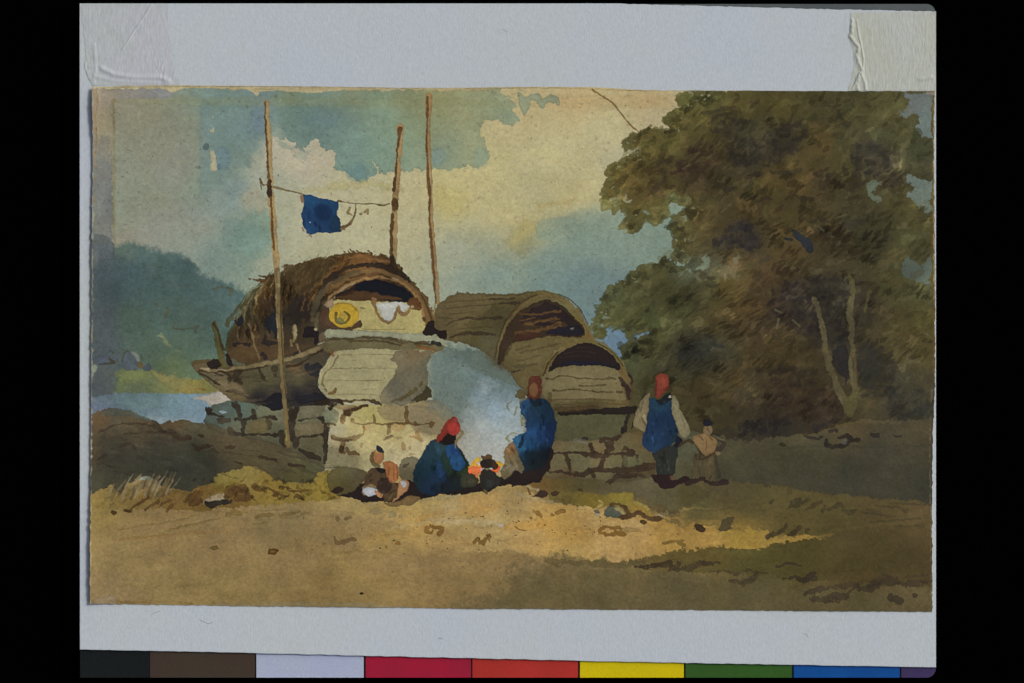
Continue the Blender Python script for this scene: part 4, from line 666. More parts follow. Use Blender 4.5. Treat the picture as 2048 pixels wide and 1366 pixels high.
# rims of the hoop
strokes('636,600,8 648,570,10 664,556,11 684,542,10 704,535,8 730,530,8 759,530,9 782,538,10 803,550,12 818,560,8', 9, (48,40,32), a=.95, rough=1.2)
strokes('624,640,9 634,606,11 650,580,11 672,562,10 700,550,9 730,543,8|630,660,7 636,630,8', 9, (88,80,58), a=.75, rough=1.4)
strokes('724,544,9 750,541,9 776,547,9 796,556,10 816,570,10 836,590,11 850,612,12 858,632,12 862,650,10|668,574,9 690,560,8 712,551,8', 9, (116,90,56), a=.9, rough=1.2)
strokes('760,548,3 790,562,4 816,582,4 836,606,5 850,640,4|842,590,3 856,616,3 864,640,3|700,556,3 730,549,3', 3, (70,52,32), a=.7)
strokes('642,640,4 648,620,5 659,598,5 677,582,5 700,567,5 730,558,5 760,554,5 790,561,5 812,572,6 830,590,6 842,610,7 848,632,6', 5, (148,116,74), a=.9, rough=1)
strokes('670,596,4 690,576,4 712,566,3|784,556,3 796,560,4', 3, (176,156,120), a=.7)
poly('670,596 676,588 700,577 720,566 740,560 756,559 781,565 803,574 818,584 828,594 822,604 812,608 788,603 752,601 722,600 700,601 680,602', (30,29,34), id=P_OPEN1, rough=1.1, edge=.02)
poly('672,598 684,588 704,580 722,582 740,584 764,590 800,594 800,600 752,601 700,602', (84,60,36), a=.85, rough=1.4, soft=3); poly('676,592 700,580 712,570 706,586 690,592', (50,34,30), a=.8, soft=3)
poly('720,566 756,560 800,576 824,596 816,606 800,596 770,588 740,582 714,580', (24,27,34), a=.9, rough=1)
# cabin panel and what hangs on it
poly('660,612 668,602 700,601 735,602 760,604 790,604 817,606 830,614 842,616 846,640 851,650 846,666 796,666 740,662 700,660 662,656 652,640', (168,156,102), id=P_SCREEN, rough=1, edge=.02, var=.06)
poly('640,628 646,618 656,606 660,620 664,638 680,652 708,650 721,640 725,652 714,658 683,661 657,656 640,648', (74,56,42), rough=1, a=.95); poly('650,612 658,602 668,600 664,616', (150,128,100), rough=1)
poly('755,608 774,605 800,604 817,611 812,620 806,628 802,622 800,612 796,610 793,620 790,632 784,638 778,643 770,640 764,632 759,620', (176,176,166), id=P_GARMENT, rough=.8)
strokes('747,600,9 748,606,10 752,614,6|752,614,5 753,624,6 760,636,6 768,643,6 777,646,7 785,641,6 792,630,6 795,620,5 798,614,5 801,624,7 808,629,7 816,624,6 820,616,6 822,608,7', 6, (124,96,62), rough=.8, id=P_GARMENT)
poly('814,604 826,596 838,602 844,616 838,622 826,618 818,612', (92,62,36), a=.9, rough=1.4); blob(825,612,4,3,(158,142,108))
strokes('722,616,3 730,617,3|726,658,1.5 770,660,1.5 810,658,2', 2, (120,108,70), a=.7)
blob(689, 631, 30, 25, (178,146,50), id=P_HAT, rough=.9, edge=.10, var=.08); strokes('674,626,5 672,638,6 680,646,7 692,645,6 699,636,6 697,628,5 690,624,3', 5, (104,90,46), id=P_HAT, rough=.7); blob(686,633,7,7,(164,140,64),id=P_HAT); poly('672,638 680,634 688,640 690,646 680,648', (104,108,68), a=.8); strokes('662,616,2 674,608,2 700,608,2 714,622,2', 2, (140,108,36), a=.6)
# hull side
poly('384,731 391,725 406,720 438,718 449,728 462,732 482,729 516,723 548,718 585,710 629,693 655,684 664,690 670,704 652,731 640,752 636,770 646,786 664,804 651,811 570,812 563,818 548,820 534,813 504,806 475,803 462,798 450,790 439,780 428,772 417,764 406,754 396,744', [[(400,740,92,80,56),(430,750,98,90,68),(440,770,110,98,70),(470,790,104,90,62),(470,750,78,68,48),(500,770,84,80,56),(540,760,84,80,56),(560,790,60,54,46),(600,760,84,78,54),(620,740,74,66,50),(630,780,50,46,42),(600,790,44,42,44),(520,800,40,38,40)], 11.0], rough=1.0, soft=2, id=P_BOAT1, edge=.10, smooth=False)
poly('512,800 534,796 552,786 564,792 566,816 552,821 538,816 524,808', (32,31,36), rough=1.3); poly('590,795 610,786 644,788 656,800 640,806 600,806', (36,35,40), rough=2, a=.9, soft=3); poly('614,730 632,726 646,736 636,752 620,750 612,740', (38,38,42), rough=1.6, a=.9, soft=3)
strokes('478,742,12 472,756,14 480,766,9|448,744,4 460,750,6 458,766,5|522,740,5 530,756,7 534,762,5|550,736,14 552,750,8|400,746,3 424,758,3 440,770,3|455,782,3 475,784,6 500,796,5|430,745,3 446,752,3', 6, (52,44,32), rough=1.2, a=.85)
poly('576,730 596,728 604,744 584,752', (108,88,62), a=.7, soft=5, rough=2); poly('436,760 470,764 490,780 498,794 470,786 446,776', (120,106,80), a=.6, soft=4, rough=1.5)
strokes('400,742,4 440,742,6 482,741,5 516,736,5 534,732,4|576,734,6 600,728,5 629,708,4 652,696,4', 5, (58,44,30), a=.9, rough=1)
strokes('404,738,5 430,740,6 446,738,6 482,735,9 516,729,9 548,724,8 585,716,8 606,708,9 629,700,9 652,688,8', 8, (120,106,74), id=P_RAIL, rough=1.1); strokes('404,737,4 418,738,4|440,738,4 452,739,4', 4, (150,134,104))
stroke('388,728,9 400,722,8 420,722,8', 8, (82,70,46), rough=1); blob(432,728,17,9,(42,34,30),rough=1,ang=-5)
for k in range(70):                                   # worn planks of the hull
    x = rr.uniform(400, 650); y = rr.uniform(735, 812)
    if ID[int((y - CY0) / DY), int((x - CX0) / DX)] != P_BOAT1: continue
    L = rr.uniform(14, 50); b = at(x, y).copy() * rr.choice([.74, .84, 1.12, 1.25])
    stroke([(x, y, 1.5), (x + L / 2, y - L * .04 + 1, rr.uniform(2.5, 6)), (x + L, y - L * .12, 1.5)], 4, tuple(b), a=.5, dry=.3, rough=1.1)
# inside and uprights
poly('458,732 456,700 470,690 520,682 560,676 562,712 548,716 516,720 482,727', (82,64,42), a=.5, rough=2, soft=3, var=.25); poly('566,700 590,694 640,680 650,684 629,692 585,708 566,712', (80,62,42), a=.6, rough=2, soft=3)
strokes('468,690,6 480,688,5 500,690,6|528,682,8 541,686,9 554,685,6|526,708,12 532,714,12|470,640,6 476,652,5|600,700,5 590,710,5', 7, (38,34,36), a=.85, rough=1.6)
strokes('500,648,5 506,668,6 510,690,5 516,706,5 520,720,4|590,652,5 591,668,8 588,682,6|582,680,5 584,692,4|596,690,5 600,706,4', 5, (116,98,66), a=.9, rough=1); strokes('591,650,5 592,664,7 590,676,5', 5, (148,136,100), a=.9); strokes('566,690,5 572,696,6|608,640,8 604,680,9', 6, (66,52,34), a=.7)
poly('606,672 612,656 626,654 636,664 640,680 632,690 628,676 616,674', (36,30,32), rough=1.3); blob(632,659,3,3,(160,148,116)); poly('638,672 646,664 652,668 648,684 640,684', (112,98,72), a=.8)
strokes('431,648,10 434,664,12 439,690,12 444,712,13 450,730,12', 12, (86,80,46), id=P_POST, rough=.9); strokes('429,648,5 436,660,4 442,682,5 448,700,5', 5, (58,50,30), a=.8, rough=.8); stroke('455,711,8 459,722,9 464,730,6', 8, (40,33,32), id=P_POST)
# cross beam, stern
poly('652,682 686,676 737,675 788,676 840,682 884,688 892,694 868,702 796,700 737,697 693,700 670,706 650,700', (98,90,62), a=.95, rough=1.3, id=P_STERN)
poly('672,703 693,700 737,697 796,699 866,701 858,716 854,730 858,752 860,780 862,792 854,799 825,806 803,810 763,807 737,803 683,804 664,799 652,790 642,778 638,764 639,752 646,736 658,717', (154,146,108), id=P_STERN, rough=.9, edge=.05, var=.05)
poly('791,699 788,712 785,719 790,728 794,737 789,748 784,757 776,768 766,778 760,792 760,802 780,808 803,810 825,806 854,799 860,780 858,750 854,728 868,701', [[(800,720,112,102,78),(830,710,112,96,70),(830,760,104,98,78),(790,790,100,96,80),(850,740,98,96,76),(770,800,128,118,90)], 14.0], rough=1.9, soft=1.8, id=P_STERN, edge=.03, smooth=False)
strokes('683,710 720,709 785,709|662,737 720,736 748,737,2.5 770,736,2.5 793,737|651,760 700,761 750,761,2.5 762,760|671,789 720,788 752,789|726,780 738,778|705,720 716,722|800,716 840,715', 1.5, (112,102,70), a=.7, dry=.3)
strokes('678,712,3 664,732,3 650,750,3 646,764,4 648,772,3|650,778,4 654,782,3', 3, (112,100,62), a=.85, rough=.8); strokes('670,708,6 656,724,5 644,744,5 641,764,4 647,780,3 656,788,3', 5, (160,152,120), a=.8, rough=.8)
stroke('660,786,6 668,782,8 672,778,4', 7, (108,88,50), rough=1.4); strokes('662,704,5 668,712,4', 4, (140,84,44), a=.8)
poly('854,772 862,780 862,794 840,803 820,806 832,793 848,782', (66,60,40), rough=1); strokes('846,762,5 841,776,5|832,778,6 818,790,6 802,798,5 786,802,3', 5, (88,78,46), a=.85, rough=1); strokes('838,780,2 846,772,2|800,806,4 830,803,4', 3, (140,132,106), a=.6)
strokes('662,801,3 690,802,4 720,800,3 734,800,4 752,803,7 764,808,4', 4, (74,62,42), rough=1); strokes('632,806,8 660,804,14 676,802,10 684,806,6|660,816,6 676,808,6', 9, (50,40,32), rough=1.5)
strokes('652,680,6 672,678,6 693,678,6 716,674,6 737,675,6 770,675,7 788,679,7 803,684,5 828,685,6 848,685,6 868,688,5|700,682,3 760,682,4 800,690,5', 6, (68,56,38), a=.85, rough=1.2, dry=.25)
stroke('836,692,5 852,696,7 868,698,4', 6, (116,76,38), a=.8)
poly('651,662 660,659 708,661 752,663 796,666 844,667 868,670 884,676 892,684 896,694 888,692 880,682 862,680 829,683 810,680 781,674 737,673 686,675 652,674', (144,144,118), id=P_BEAM, rough=.9, edge=.06); strokes('866,684,8 876,688,9 882,690,6', 8, (44,40,36))
poly('853,650 856,642 869,642 872,658 880,662 892,661 894,676 886,677 878,674 872,668 858,672 847,669 846,661', (38,31,30), rough=1); strokes('866,620,4 870,640,5|872,606,3 868,622,4', 4, (128,104,66), a=.7)
# ---- poles and line
strokes('534,206,9 536,240,9 538,270,9 540,310,9 541,340,10 542,380,11 545,420,10 548,460,10 552,500,10 555,540,10 556,560,8', 9, (154,130,86), id=P_POLEA, rough=.6, edge=.1, wk=1.22)
strokes('531,206,4 532,240,3 535,290,4 537,330,4 539,360,6 541,384,9 542,396,6|543,400,4 545,440,4 548,480,4 550,500,3', 4, (88,64,38), a=.9, rough=.7); strokes('541,362,7 541,382,10 542,392,7', 8, (58,44,32), rough=.9); strokes('556,520,3 560,556,3|537,240,2 541,300,2', 2, (180,164,120), a=.6)
strokes('556,540,9 558,570,9 558,600,9 560,640,8 562,670,10 563,700,9 565,740,8 568,770,9 570,800,7 572,830,7 574,860,7 576,880,9 578,892,6', 8, (112,96,62), id=P_POLEA, rough=.6, edge=.12, wk=1.22); strokes('553,560,2.5 554,620,3 558,680,2.5|571,770,2 568,730,2', 2, (150,140,104), a=.6); strokes('572,860,2 574,880,3', 2, (150,138,70), a=.8); strokes('562,560,2.5 563,640,2.5 567,720,2 572,790,2', 2, (64,50,32), a=.8); strokes('558,545,6 559,572,6', 5, (148,132,92), a=.8)
strokes('801,256,12 800,280,10 798,310,10 796,340,10 793,370,10 791,400,11 790,430,10 789,460,11 788,490,12 788,522,10', 10, (152,124,82), id=P_POLEB, rough=.7, edge=.1, wk=1.2)
strokes('800,258,9 798,276,7 796,300,4 794,330,4 790,365,5 787,382,6|790,402,11 792,412,12 788,420,8|786,430,7 784,460,6 783,490,6 783,505,7 786,522,8', 5, (80,58,36), a=.92, rough=.8); strokes('798,300,2 794,370,2|795,430,2 792,500,2', 2, (180,156,104), a=.6); stroke('786,516,9 790,530,12 794,540,8', 8, (52,42,30))
strokes('858,193,10 857,220,9 857,250,8 857,290,8 858,330,9 860,370,9 861,400,8 862,440,8 865,480,9 868,520,9 872,560,9 875,590,8 876,606,6', 9, (148,120,78), id=P_POLEC, rough=.6, edge=.1, wk=1.22)
strokes('855,196,4 855,240,4 854,290,3 856,340,4 859,372,6 860,392,5 859,420,3 861,455,4 863,480,5 865,510,5 868,540,4 870,580,4 872,605,4', 4, (94,68,44), a=.85, rough=.6); strokes('860,330,2 864,380,2 866,430,2|874,540,2 877,580,2', 2, (176,162,116), a=.7)
strokes('521,358,4 523,366,6 529,370,3 540,368,2|522,372,3 524,380,2', 3, (94,76,48), rough=.6)
strokes('549,374,5 560,377,5 575,382,3 592,386,2.5 604,388,2.5|677,401,3 690,405,2.5 714,408,2.5 735,408,2.5 752,409,2.5 766,412,4 780,408,2.5', 3, (110,92,60), id=P_LINE, rough=.6)
poly('607,388 612,390 624,392 640,397 656,398 668,402 679,402 678,412 676,418 676,430 681,440 684,456 683,462 672,464 662,467 650,466 638,465 626,468 614,467 612,458 608,454 606,446 605,436 604,424 607,412 607,400', [[(620,400,28,74,116),(650,405,26,64,104),(640,430,22,50,90),(652,428,20,42,76),(620,440,26,62,106),(670,420,26,62,98),(675,450,26,56,88),(650,460,26,60,102),(615,460,30,72,116)], 10.0], rough=1.0, id=P_FLAG, edge=.05, smooth=False); blob(648,424,16,15,(18,42,78),a=.7,soft=10); poly('660,452 670,430 682,446 684,460 668,464', (24,50,74), a=.7, soft=3); blob(621,445,1.5,1.5,(150,165,180))
strokes('605,390,5 604,397,7 605,403,5|620,469,5 624,473,4|606,456,3 608,462,3|684,458,5 690,458,5', 5, (132,106,78), rough=.6)
strokes('713,410,3 711,424,4 706,440,6 700,450,6 692,453,5 686,454,5', 5, (104,84,54), id=P_RAG, rough=.7); strokes('700,416,5 697,426,6 704,430,4|720,428,4 723,429,4|731,424,6 736,420,4 736,428,4', 5, (132,114,76), id=P_RAG, rough=.6)
# ---- figures
SH = (38,31,30)
poly('650,975 668,984 700,976 728,964 760,968 800,966 820,950 840,960 880,975 930,970 960,965 1000,950 1020,940 1044,930 1080,910 1100,890 1108,905 1098,940 1078,962 1050,970 1020,970 1000,974 980,982 950,984 920,990 880,988 862,994 835,998 805,1006 785,1003 770,1003 755,1004 735,1003 722,1003 712,997 695,996 680,992', SH, rough=1.4, edge=.04, id=P_SHADE, smooth=False)
poly('768,1005 784,1004 800,1000 816,992 836,992 842,996 832,1004 822,1010 806,1008 794,1012 780,1011', (116,94,60), rough=1)
strokes('840,1000,4 862,996,6 884,994,7 920,990,5|720,1006,3 760,1008,4', 5, (172,156,112), a=.8, rough=1.6)
poly('655,946 664,940 677,936 699,932 716,936 735,944 730,958 720,970 708,982 692,988 678,990 664,986 656,972 654,958', [[(670,950,94,86,54),(700,945,94,88,64),(720,955,84,74,52),(690,970,80,70,44),(665,975,88,78,42)], 12.0], rough=1.2, id=P_ROCK, edge=.08, smooth=False); blob(676,980,13,6,(50,36,30),ang=-12)
poly('798,935 803,924 811,916 823,911 836,916 840,930 836,950 828,962 816,960 804,957 798,948', [[(815,925,116,108,84),(825,945,92,86,62),(810,950,100,90,66)], 10.0], rough=1, id=P_ROCKB, edge=.06); blob(812,931,7,3,(76,66,48),ang=-40,a=.8)
# crouching child
poly('728,972 730,955 738,942 750,934 766,940 778,950 790,962 796,985 786,998 772,1002 764,990 752,984 740,974 730,982', (78,62,44), rough=1.4, id=P_C1, var=.2); blob(770,970,14,16,(46,34,32),a=.8,soft=5)
poly('766,926 772,922 781,920 790,926 796,930 798,942 796,958 790,966 780,962 774,948 768,936', (156,102,62), id=P_C1, rough=.9); strokes('778,934,3 778,956,3|788,932,2 788,958,3|794,934,3 796,956,3', 3, (112,72,40), a=.6)
blob(756,913,13,15,(148,108,68),id=P_C1,rough=.7); strokes('745,906,6 744,918,7 748,928,7 758,931,6', 6, (92,78,50), a=.85, rough=.8); blob(758,915,7,7,(168,114,78),a=.9); blob(755,902,6,4,(166,136,84))
poly('752,892 756,890 762,893 768,900 768,906 760,904 754,900', (38,46,50), id=P_C1H, rough=.7); poly('752,936 764,935 770,938 771,944 764,946 756,942', (36,34,32), rough=.7)
poly('794,992 796,974 800,962 808,957 816,962 819,972 814,982 804,990 794,998 784,1003 788,996', (160,118,80), id=P_C1, rough=.8); poly('801,962 808,960 813,966 814,972 809,974 804,970', (176,178,182), a=.9, rough=.7); strokes('778,998,4 788,984,5 796,966,4', 4, (98,78,44), a=.7)
poly('726,980 730,974 742,972 752,977 756,984 748,990 738,992 730,988', (174,176,180), id=P_C1B, rough=.9); poly('750,980 758,984 765,988 764,994 758,994 752,988', (170,124,84), id=P_C1, rough=.8); strokes('727,974,4 740,970,5 752,974,4|726,984,3 730,990,3', 4, (140,116,80), a=.8)
# seated woman by the fire
poly('872,878 862,882 853,892 848,902 840,915 832,928 827,944 828,962 833,976 844,986 870,990 900,984 925,978 935,965 940,950 941,938 936,922 930,910 922,900 914,890 908,882 895,884', [[(860,900,36,60,76),(840,940,24,48,60),(835,965,30,46,50),(870,920,30,60,72),(880,890,44,60,58),(880,950,26,54,84),(860,970,26,44,66),(895,970,28,34,40),(910,950,26,32,30),(930,940,36,50,36)], 10.0], id=P_W1, rough=1.1, edge=.06, smooth=False)
poly('894,890 902,884 910,890 918,902 926,914 932,926 926,938 916,942 904,936 896,920 892,906', (30,76,124), rough=1.2, id=P_W1, var=.2); poly('902,890 912,896 920,908 910,912 902,904', (28,60,114), a=.7, soft=3); poly('888,900 896,916 904,936 896,950 888,940 882,920', (40,56,42), a=.7, soft=4, rough=1.5)
poly('876,920 884,926 890,945 888,965 880,955 874,940', (30,66,112), a=.6, soft=5); poly('872,884 884,888 890,900 880,912 872,900', (44,82,100), a=.5, soft=4)
poly('912,944 922,942 932,934 940,936 936,948 924,952', (44,58,36), a=.8)
poly('880,888 884,876 892,866 904,868 912,870 910,882 906,888 892,888', (34,27,24), rough=.9)
poly('873,878 876,870 882,864 888,852 896,842 902,836 908,832 914,836 918,844 921,858 914,868 904,868 896,866 890,872 884,880 876,884', (128,50,40), id=P_W1S, rough=1.1); blob(908,857,12,12,(162,58,50),id=P_W1S,rough=.8,edge=.05); blob(912,841,5,5,(150,66,60),a=.7)
strokes('922,860,4 925,866,5 920,874,5 914,880,4 912,892,3', 4, (132,114,74), a=.8, rough=.6); strokes('910,880,2 911,896,2', 2, (156,138,104), a=.8)
poly('920,960 926,948 938,944 950,950 956,962 948,972 932,976 922,972', (56,56,44), id=P_ROCKB if False else P_W1, rough=1.4); blob(942,962,8,6,(78,74,50),a=.5,soft=5)
# fire
poly('938,934 944,926 950,918 956,914 962,917 963,926 962,936 950,936', (212,172,56), id=P_FIRE, rough=1.2, soft=2.5); poly('994,920 1002,924 1008,928 1002,934 994,934', (190,150,48), id=P_FIRE, rough=1)
poly('936,938 942,932 952,932 964,930 968,936 962,944 956,948 954,956 948,948 938,944', (222,112,66), id=P_FIRE, rough=1.6); blob(958,926,4,4,(210,186,170)); blob(962,938,3,3,(206,160,150)); poly('984,938 990,934 999,932 997,942 988,944', (216,92,48), id=P_FIRE, rough=1.3); strokes('952,944 954,954|944,940 948,936', 3, (200,140,70), a=.8); poly('946,928 952,922 956,932', (212,140,60), a=.6)
# pot on its stove
poly('958,958 960,946 966,938 986,940 994,950 1001,956 999,970 990,976 978,978 970,986 966,976 960,970', (44,42,38), id=P_POT, rough=1.1); blob(974,926,13,11,(44,38,34),id=P_POT,rough=.7); poly('962,911 970,913 974,909 984,911 982,918 966,918', (94,72,44), id=P_POT, rough=.7); poly('982,918 992,922 996,934 988,938 984,930', (62,46,34), id=P_POT, rough=.8); poly('969,976 974,984 972,988 967,984', (96,84,54)); blob(975,938,4,2,(110,104,80)); poly('972,960 986,960 990,972 974,974', (56,60,62), a=.5, soft=4)
# standing woman by the smoke, her bundle
poly('1000,942 1006,932 1010,916 1008,902 1016,888 1024,884 1034,894 1044,906 1054,922 1050,938 1044,944 1030,938 1020,950 1010,958 1002,950', [[(1015,895,124,94,62),(1020,915,112,98,68),(1010,945,96,86,58),(1035,925,92,84,62),(1045,915,64,62,52),(1020,935,118,108,86)], 8.0], id=P_BASKET, rough=1.3, edge=.06, smooth=False); strokes('1014,935,5 1022,928,4|1010,940,3 1004,938,3', 4, (130,122,102), a=.7)
strokes('1012,876,3 1016,870,3 1026,866,3 1034,868,2|1012,876,3 1018,882,4|1018,822,2 1014,812,2 1022,804,2|1030,830,5 1034,812,4|1044,850,4 1042,838,4 1042,832,2', 3, (128,118,66), a=.75, rough=.8)
poly('1056,796 1048,800 1042,808 1041,824 1046,832 1052,840 1050,852 1053,860 1046,866 1036,872 1025,877 1025,886 1032,894 1038,902 1040,920 1046,932 1048,942 1074,940 1090,930 1096,916 1100,900 1108,884 1112,864 1113,842 1108,824 1100,806 1095,800 1084,796', [[(1050,812,36,74,114),(1070,815,28,56,76),(1090,820,24,48,68),(1060,850,24,54,84),(1066,858,28,70,124),(1095,850,20,44,78),(1085,870,22,50,92),(1035,885,34,84,120),(1055,890,20,60,100),(1060,910,24,34,40),(1085,910,22,28,34),(1070,930,26,32,34)], 8.0], id=P_W2, rough=1.1, edge=.05, var=.22, smooth=False)
poly('1036,890 1042,876 1048,870 1048,884 1042,896', (20,34,48), a=.8); poly('1086,800 1096,802 1106,820 1113,845 1108,850 1096,830', (24,44,62), a=.6, soft=3)
poly('1055,794 1056,770 1058,758 1066,752 1076,752 1083,760 1083,778 1080,794 1070,800 1060,798', (82,48,37), id=P_W2S, rough=.8); blob(1067,779,9,15,(112,80,52),id=P_W2,rough=.6); strokes('1078,758,5 1080,772,6 1078,784,5|1064,756,6 1074,756,6', 5, (98,50,40), id=P_W2S, a=.9); poly('1060,796 1070,802 1080,794 1082,808 1070,814 1060,806', (26,38,48), a=.9)
strokes('1050,790,2.5 1053,794,3', 3, (178,176,160)); poly('1030,792 1036,780 1048,784 1052,790 1046,796 1034,796', (92,80,50), a=.9, rough=1.2)
# woman with a blue tunic
poly('1300,786 1290,792 1283,800 1277,814 1270,828 1266,850 1274,856 1288,862 1294,832 1298,800', (124,112,82), id=P_W3, rough=.9); poly('1343,793 1352,794 1356,806 1364,826 1374,848 1380,860 1378,868 1370,876 1362,872 1356,862 1350,846 1344,820', (124,116,88), id=P_W3, rough=.9); strokes('1286,802,3 1280,826,2.5|1360,830,2 1370,858,2', 2, (98,88,62), a=.5)
poly('1304,902 1340,892 1356,888 1354,910 1352,930 1348,948 1330,952 1314,950 1310,924', (44,46,42), id=P_W3P, rough=1.1); strokes('1326,906,6 1328,922,10|1318,912,4 1320,916,3', 5, (34,34,30), a=.7); strokes('1338,920,5 1336,940,5|1318,930,5 1322,944,5', 5, (60,64,54), a=.6)
poly('1352,864 1360,874 1365,882 1360,890 1350,894 1352,880', (30,32,40), rough=1)
poly('1299,795 1310,796 1324,807 1340,798 1343,812 1346,832 1352,850 1356,866 1352,884 1340,892 1324,896 1306,904 1294,900 1286,890 1284,880 1289,862 1292,850 1296,824', [[(1315,815,32,62,84),(1320,840,24,46,74),(1310,870,26,50,82),(1340,870,26,46,72),(1300,890,30,54,82),(1350,880,30,46,56)], 12.0], id=P_W3T, rough=1.1, edge=.07, var=.18, smooth=False)
poly('1312,800 1322,798 1330,790 1338,784 1342,796 1334,806 1324,810 1316,808', (32,36,38), rough=.8, id=P_W3); blob(1339,792,2.5,3,(168,166,150))
poly('1310,756 1314,750 1324,746 1333,748 1338,758 1336,772 1330,782 1324,790 1316,796 1311,792 1311,776', (128,60,47), id=P_W3S, rough=.7); strokes('1312,760,3 1311,790,3|1336,774,5 1328,780,5', 4, (104,42,34), a=.8); blob(1326,762,6,8,(156,76,54),a=.6,soft=4)
poly('1303,950 1314,948 1328,950 1346,948 1344,960 1356,956 1370,952 1378,956 1374,964 1352,970 1342,976 1322,976 1312,966', (46,34,33), id=P_W3, rough=1.2); blob(1344,956,4,5,(98,74,52),a=.8)
# the child holding her hand
strokes('1358,892,5 1370,883,6 1380,882,6 1386,886,5', 5, (66,54,36), rough=.9, id=P_C2)
poly('1386,910 1398,906 1412,912 1426,906 1430,912 1429,930 1428,950 1428,961 1418,964 1408,958 1405,940 1398,960 1384,962 1382,945 1386,928', (84,74,52), id=P_C2, rough=1.4, var=.16); strokes('1404,916,4 1403,936,4|1396,930,2 1394,950,2', 3, (76,66,46), a=.7); strokes('1418,944,5 1418,924,4', 4, (108,96,68), a=.5)
strokes('1430,912,7 1432,930,9 1436,950,8', 8, (58,54,40), a=.8, rough=1.2); strokes('1428,878,4 1440,880,8 1448,886,8 1440,896,9 1428,902,8', 7, (62,54,46), id=P_C2, rough=1.1); blob(1435,906,5,4,(118,104,74))
poly('1386,874 1394,870 1408,866 1420,870 1430,876 1434,886 1430,898 1424,908 1412,911 1402,906 1396,898 1390,890', (126,102,68), id=P_C2S, rough=1); strokes('1390,890,4 1398,902,5 1406,910,3|1394,918,4 1410,916,5 1426,906,4', 4, (70,54,38), a=.85); strokes('1398,872,3 1406,880,2|1412,880,1.5 1412,900,1.5|1418,872,3 1424,880,3', 2, (92,68,44), a=.7)
blob(1415,860,9,10,(116,98,70),id=P_C2,rough=.6); strokes('1414,856 1417,864', 3, (92,70,42), a=.7); blob(1414,846,9,7,(34,34,42),id=P_C2H,rough=.7); strokes('1426,870,4 1440,878,4 1448,880,4', 3, (104,96,66), a=.8)
strokes('1374,966,9 1384,964,11 1400,958,8 1408,958,6|1412,962,6 1424,966,10 1440,964,12 1452,964,9', 8, (50,38,35), rough=1.4, a=.95)
# folds in the clothes: short wet touches, light and dark, running down the cloth
rr = np.random.default_rng(53)
for (x0, x1, y0, y1, pid, th0, nn) in [(832, 936, 884, 985, P_W1, 1.75, 60), (1040, 1110, 800, 935, P_W2, 1.6, 70), (1290, 1352, 800, 895, P_W3T, 1.55, 34), (1312, 1350, 905, 945, P_W3P, 1.5, 14), (1268, 1376, 795, 870, P_W3, 1.4, 22), (735, 790, 945, 995, P_C1, 2.2, 16), (1384, 1430, 875, 955, P_C2, 1.6, 18), (606, 684, 392, 464, P_FLAG, 1.5, 12), (1000, 1050, 895, 950, P_BASKET, 1.1, 22)]:
    for k in range(nn):
        x, y = rr.uniform(x0, x1), rr.uniform(y0, y1)
        j, i_ = int((y - CY0) / DY), int((x - CX0) / DX)
        if ID[j, i_] != pid: continue
        b = C[j, i_].copy(); L = rr.uniform(7, 22); th = th0 + rr.normal(0, .3); kk = rr.choice([.55, .68, .8, 1.25, 1.45])
        dx, dy = math.cos(th) * L / 2, math.sin(th) * L / 2
        if ID[min(NY - 1, int((y + dy - CY0) / DY)), int((x + dx - CX0) / DX)] != pid: continue
        stroke([(x - dx * .6, y - dy * .6, 1.6), (x, y, rr.uniform(2.5, 6)), (x + dx, y + dy, 1.4)], 4, tuple(b * kk + (3 if kk > 1 else 0)), a=rr.uniform(.3, .6), rough=.8, soft=2.4)
L0 = C.mean(-1, keepdims=True)
sat = (C.max(-1) - C.min(-1))[..., None] / 255.0
blue = np.clip((C[..., 2:3] - C[..., 0:1]) / 60.0, 0, 1)
C[:] = (L0 + (C - L0) * (.97 - .20 * blue)) * .965
# ---- age: grain of the paper, foxing, scratches, worn rims
rr = np.random.default_rng(41)
for k in range(330):
    x = rr.uniform(190, 1862); y = rr.uniform(182, 1212)
    if rr.random() < .45: x = rr.normal(960, 200); y = rr.normal(1050, 40)
    blob(x, y, *(rr.uniform(.7, 1.7, 2)), (70,58,36), a=rr.uniform(.25, .8), soft=1.6, rough=.3, edge=0)
for k in range(24):
    x = rr.uniform(700, 1500); y = rr.uniform(1015, 1110); blob(x, y, 1.8, 1.4, (60,46,28), a=.8, soft=1.4)
stroke('189,1200 260,1203 420,1206 600,1209 700,1211', 5, (104,80,36), a=.5, dry=.7, rough=1.4)
poly('190,1206 196,1196 214,1190 226,1192 232,1206', (136,120,96), a=.7, soft=5, rough=2)
poly('430,1204 700,1204 820,1210 820,1216 430,1212', (136,126,100), a=.6, soft=3, rough=2, smooth=False, dry=.5)
stroke('1864,200 1864,300 1864,420 1864,560 1865,640 1866,760', 6, (110,80,34), a=.6, dry=.4, rough=1.2); stroke('1867,190 1865.5,300 1867,600', 2.4, (178,170,140), a=.7, dry=.5)
stroke('1862,780 1858,860 1859,1000 1861,1200', 3, (120,108,84), a=.5, dry=.7)
stroke('187,500 186,700 185,900 184,1204', 3.2, (164,148,112), a=.75, dry=.6, rough=1.2)
stroke('1855,186 1866,190', 9, (160,140,116), a=.7, rough=1.6)
def soft3(a):
    for _ in range(2):
        a = (np.roll(a, 1, 0) + a + np.roll(a, -1, 0)) / 3
        a = (np.roll(a, 1, 1) + a + np.roll(a, -1, 1)) / 3
    return a
C[2:-2, 2:-2] += .55 * (C - soft3(C))[2:-2, 2:-2]            # the darker rims where wet colour has dried
g1 = vnoise(2.1, 2.1, 51) + .9 * vnoise(3.7, 3.2, 52) + .6 * vnoise(7, 6, 53)
g2 = vnoise(2.3, 2.3, 54) + .7 * vnoise(4.6, 4.1, 55)
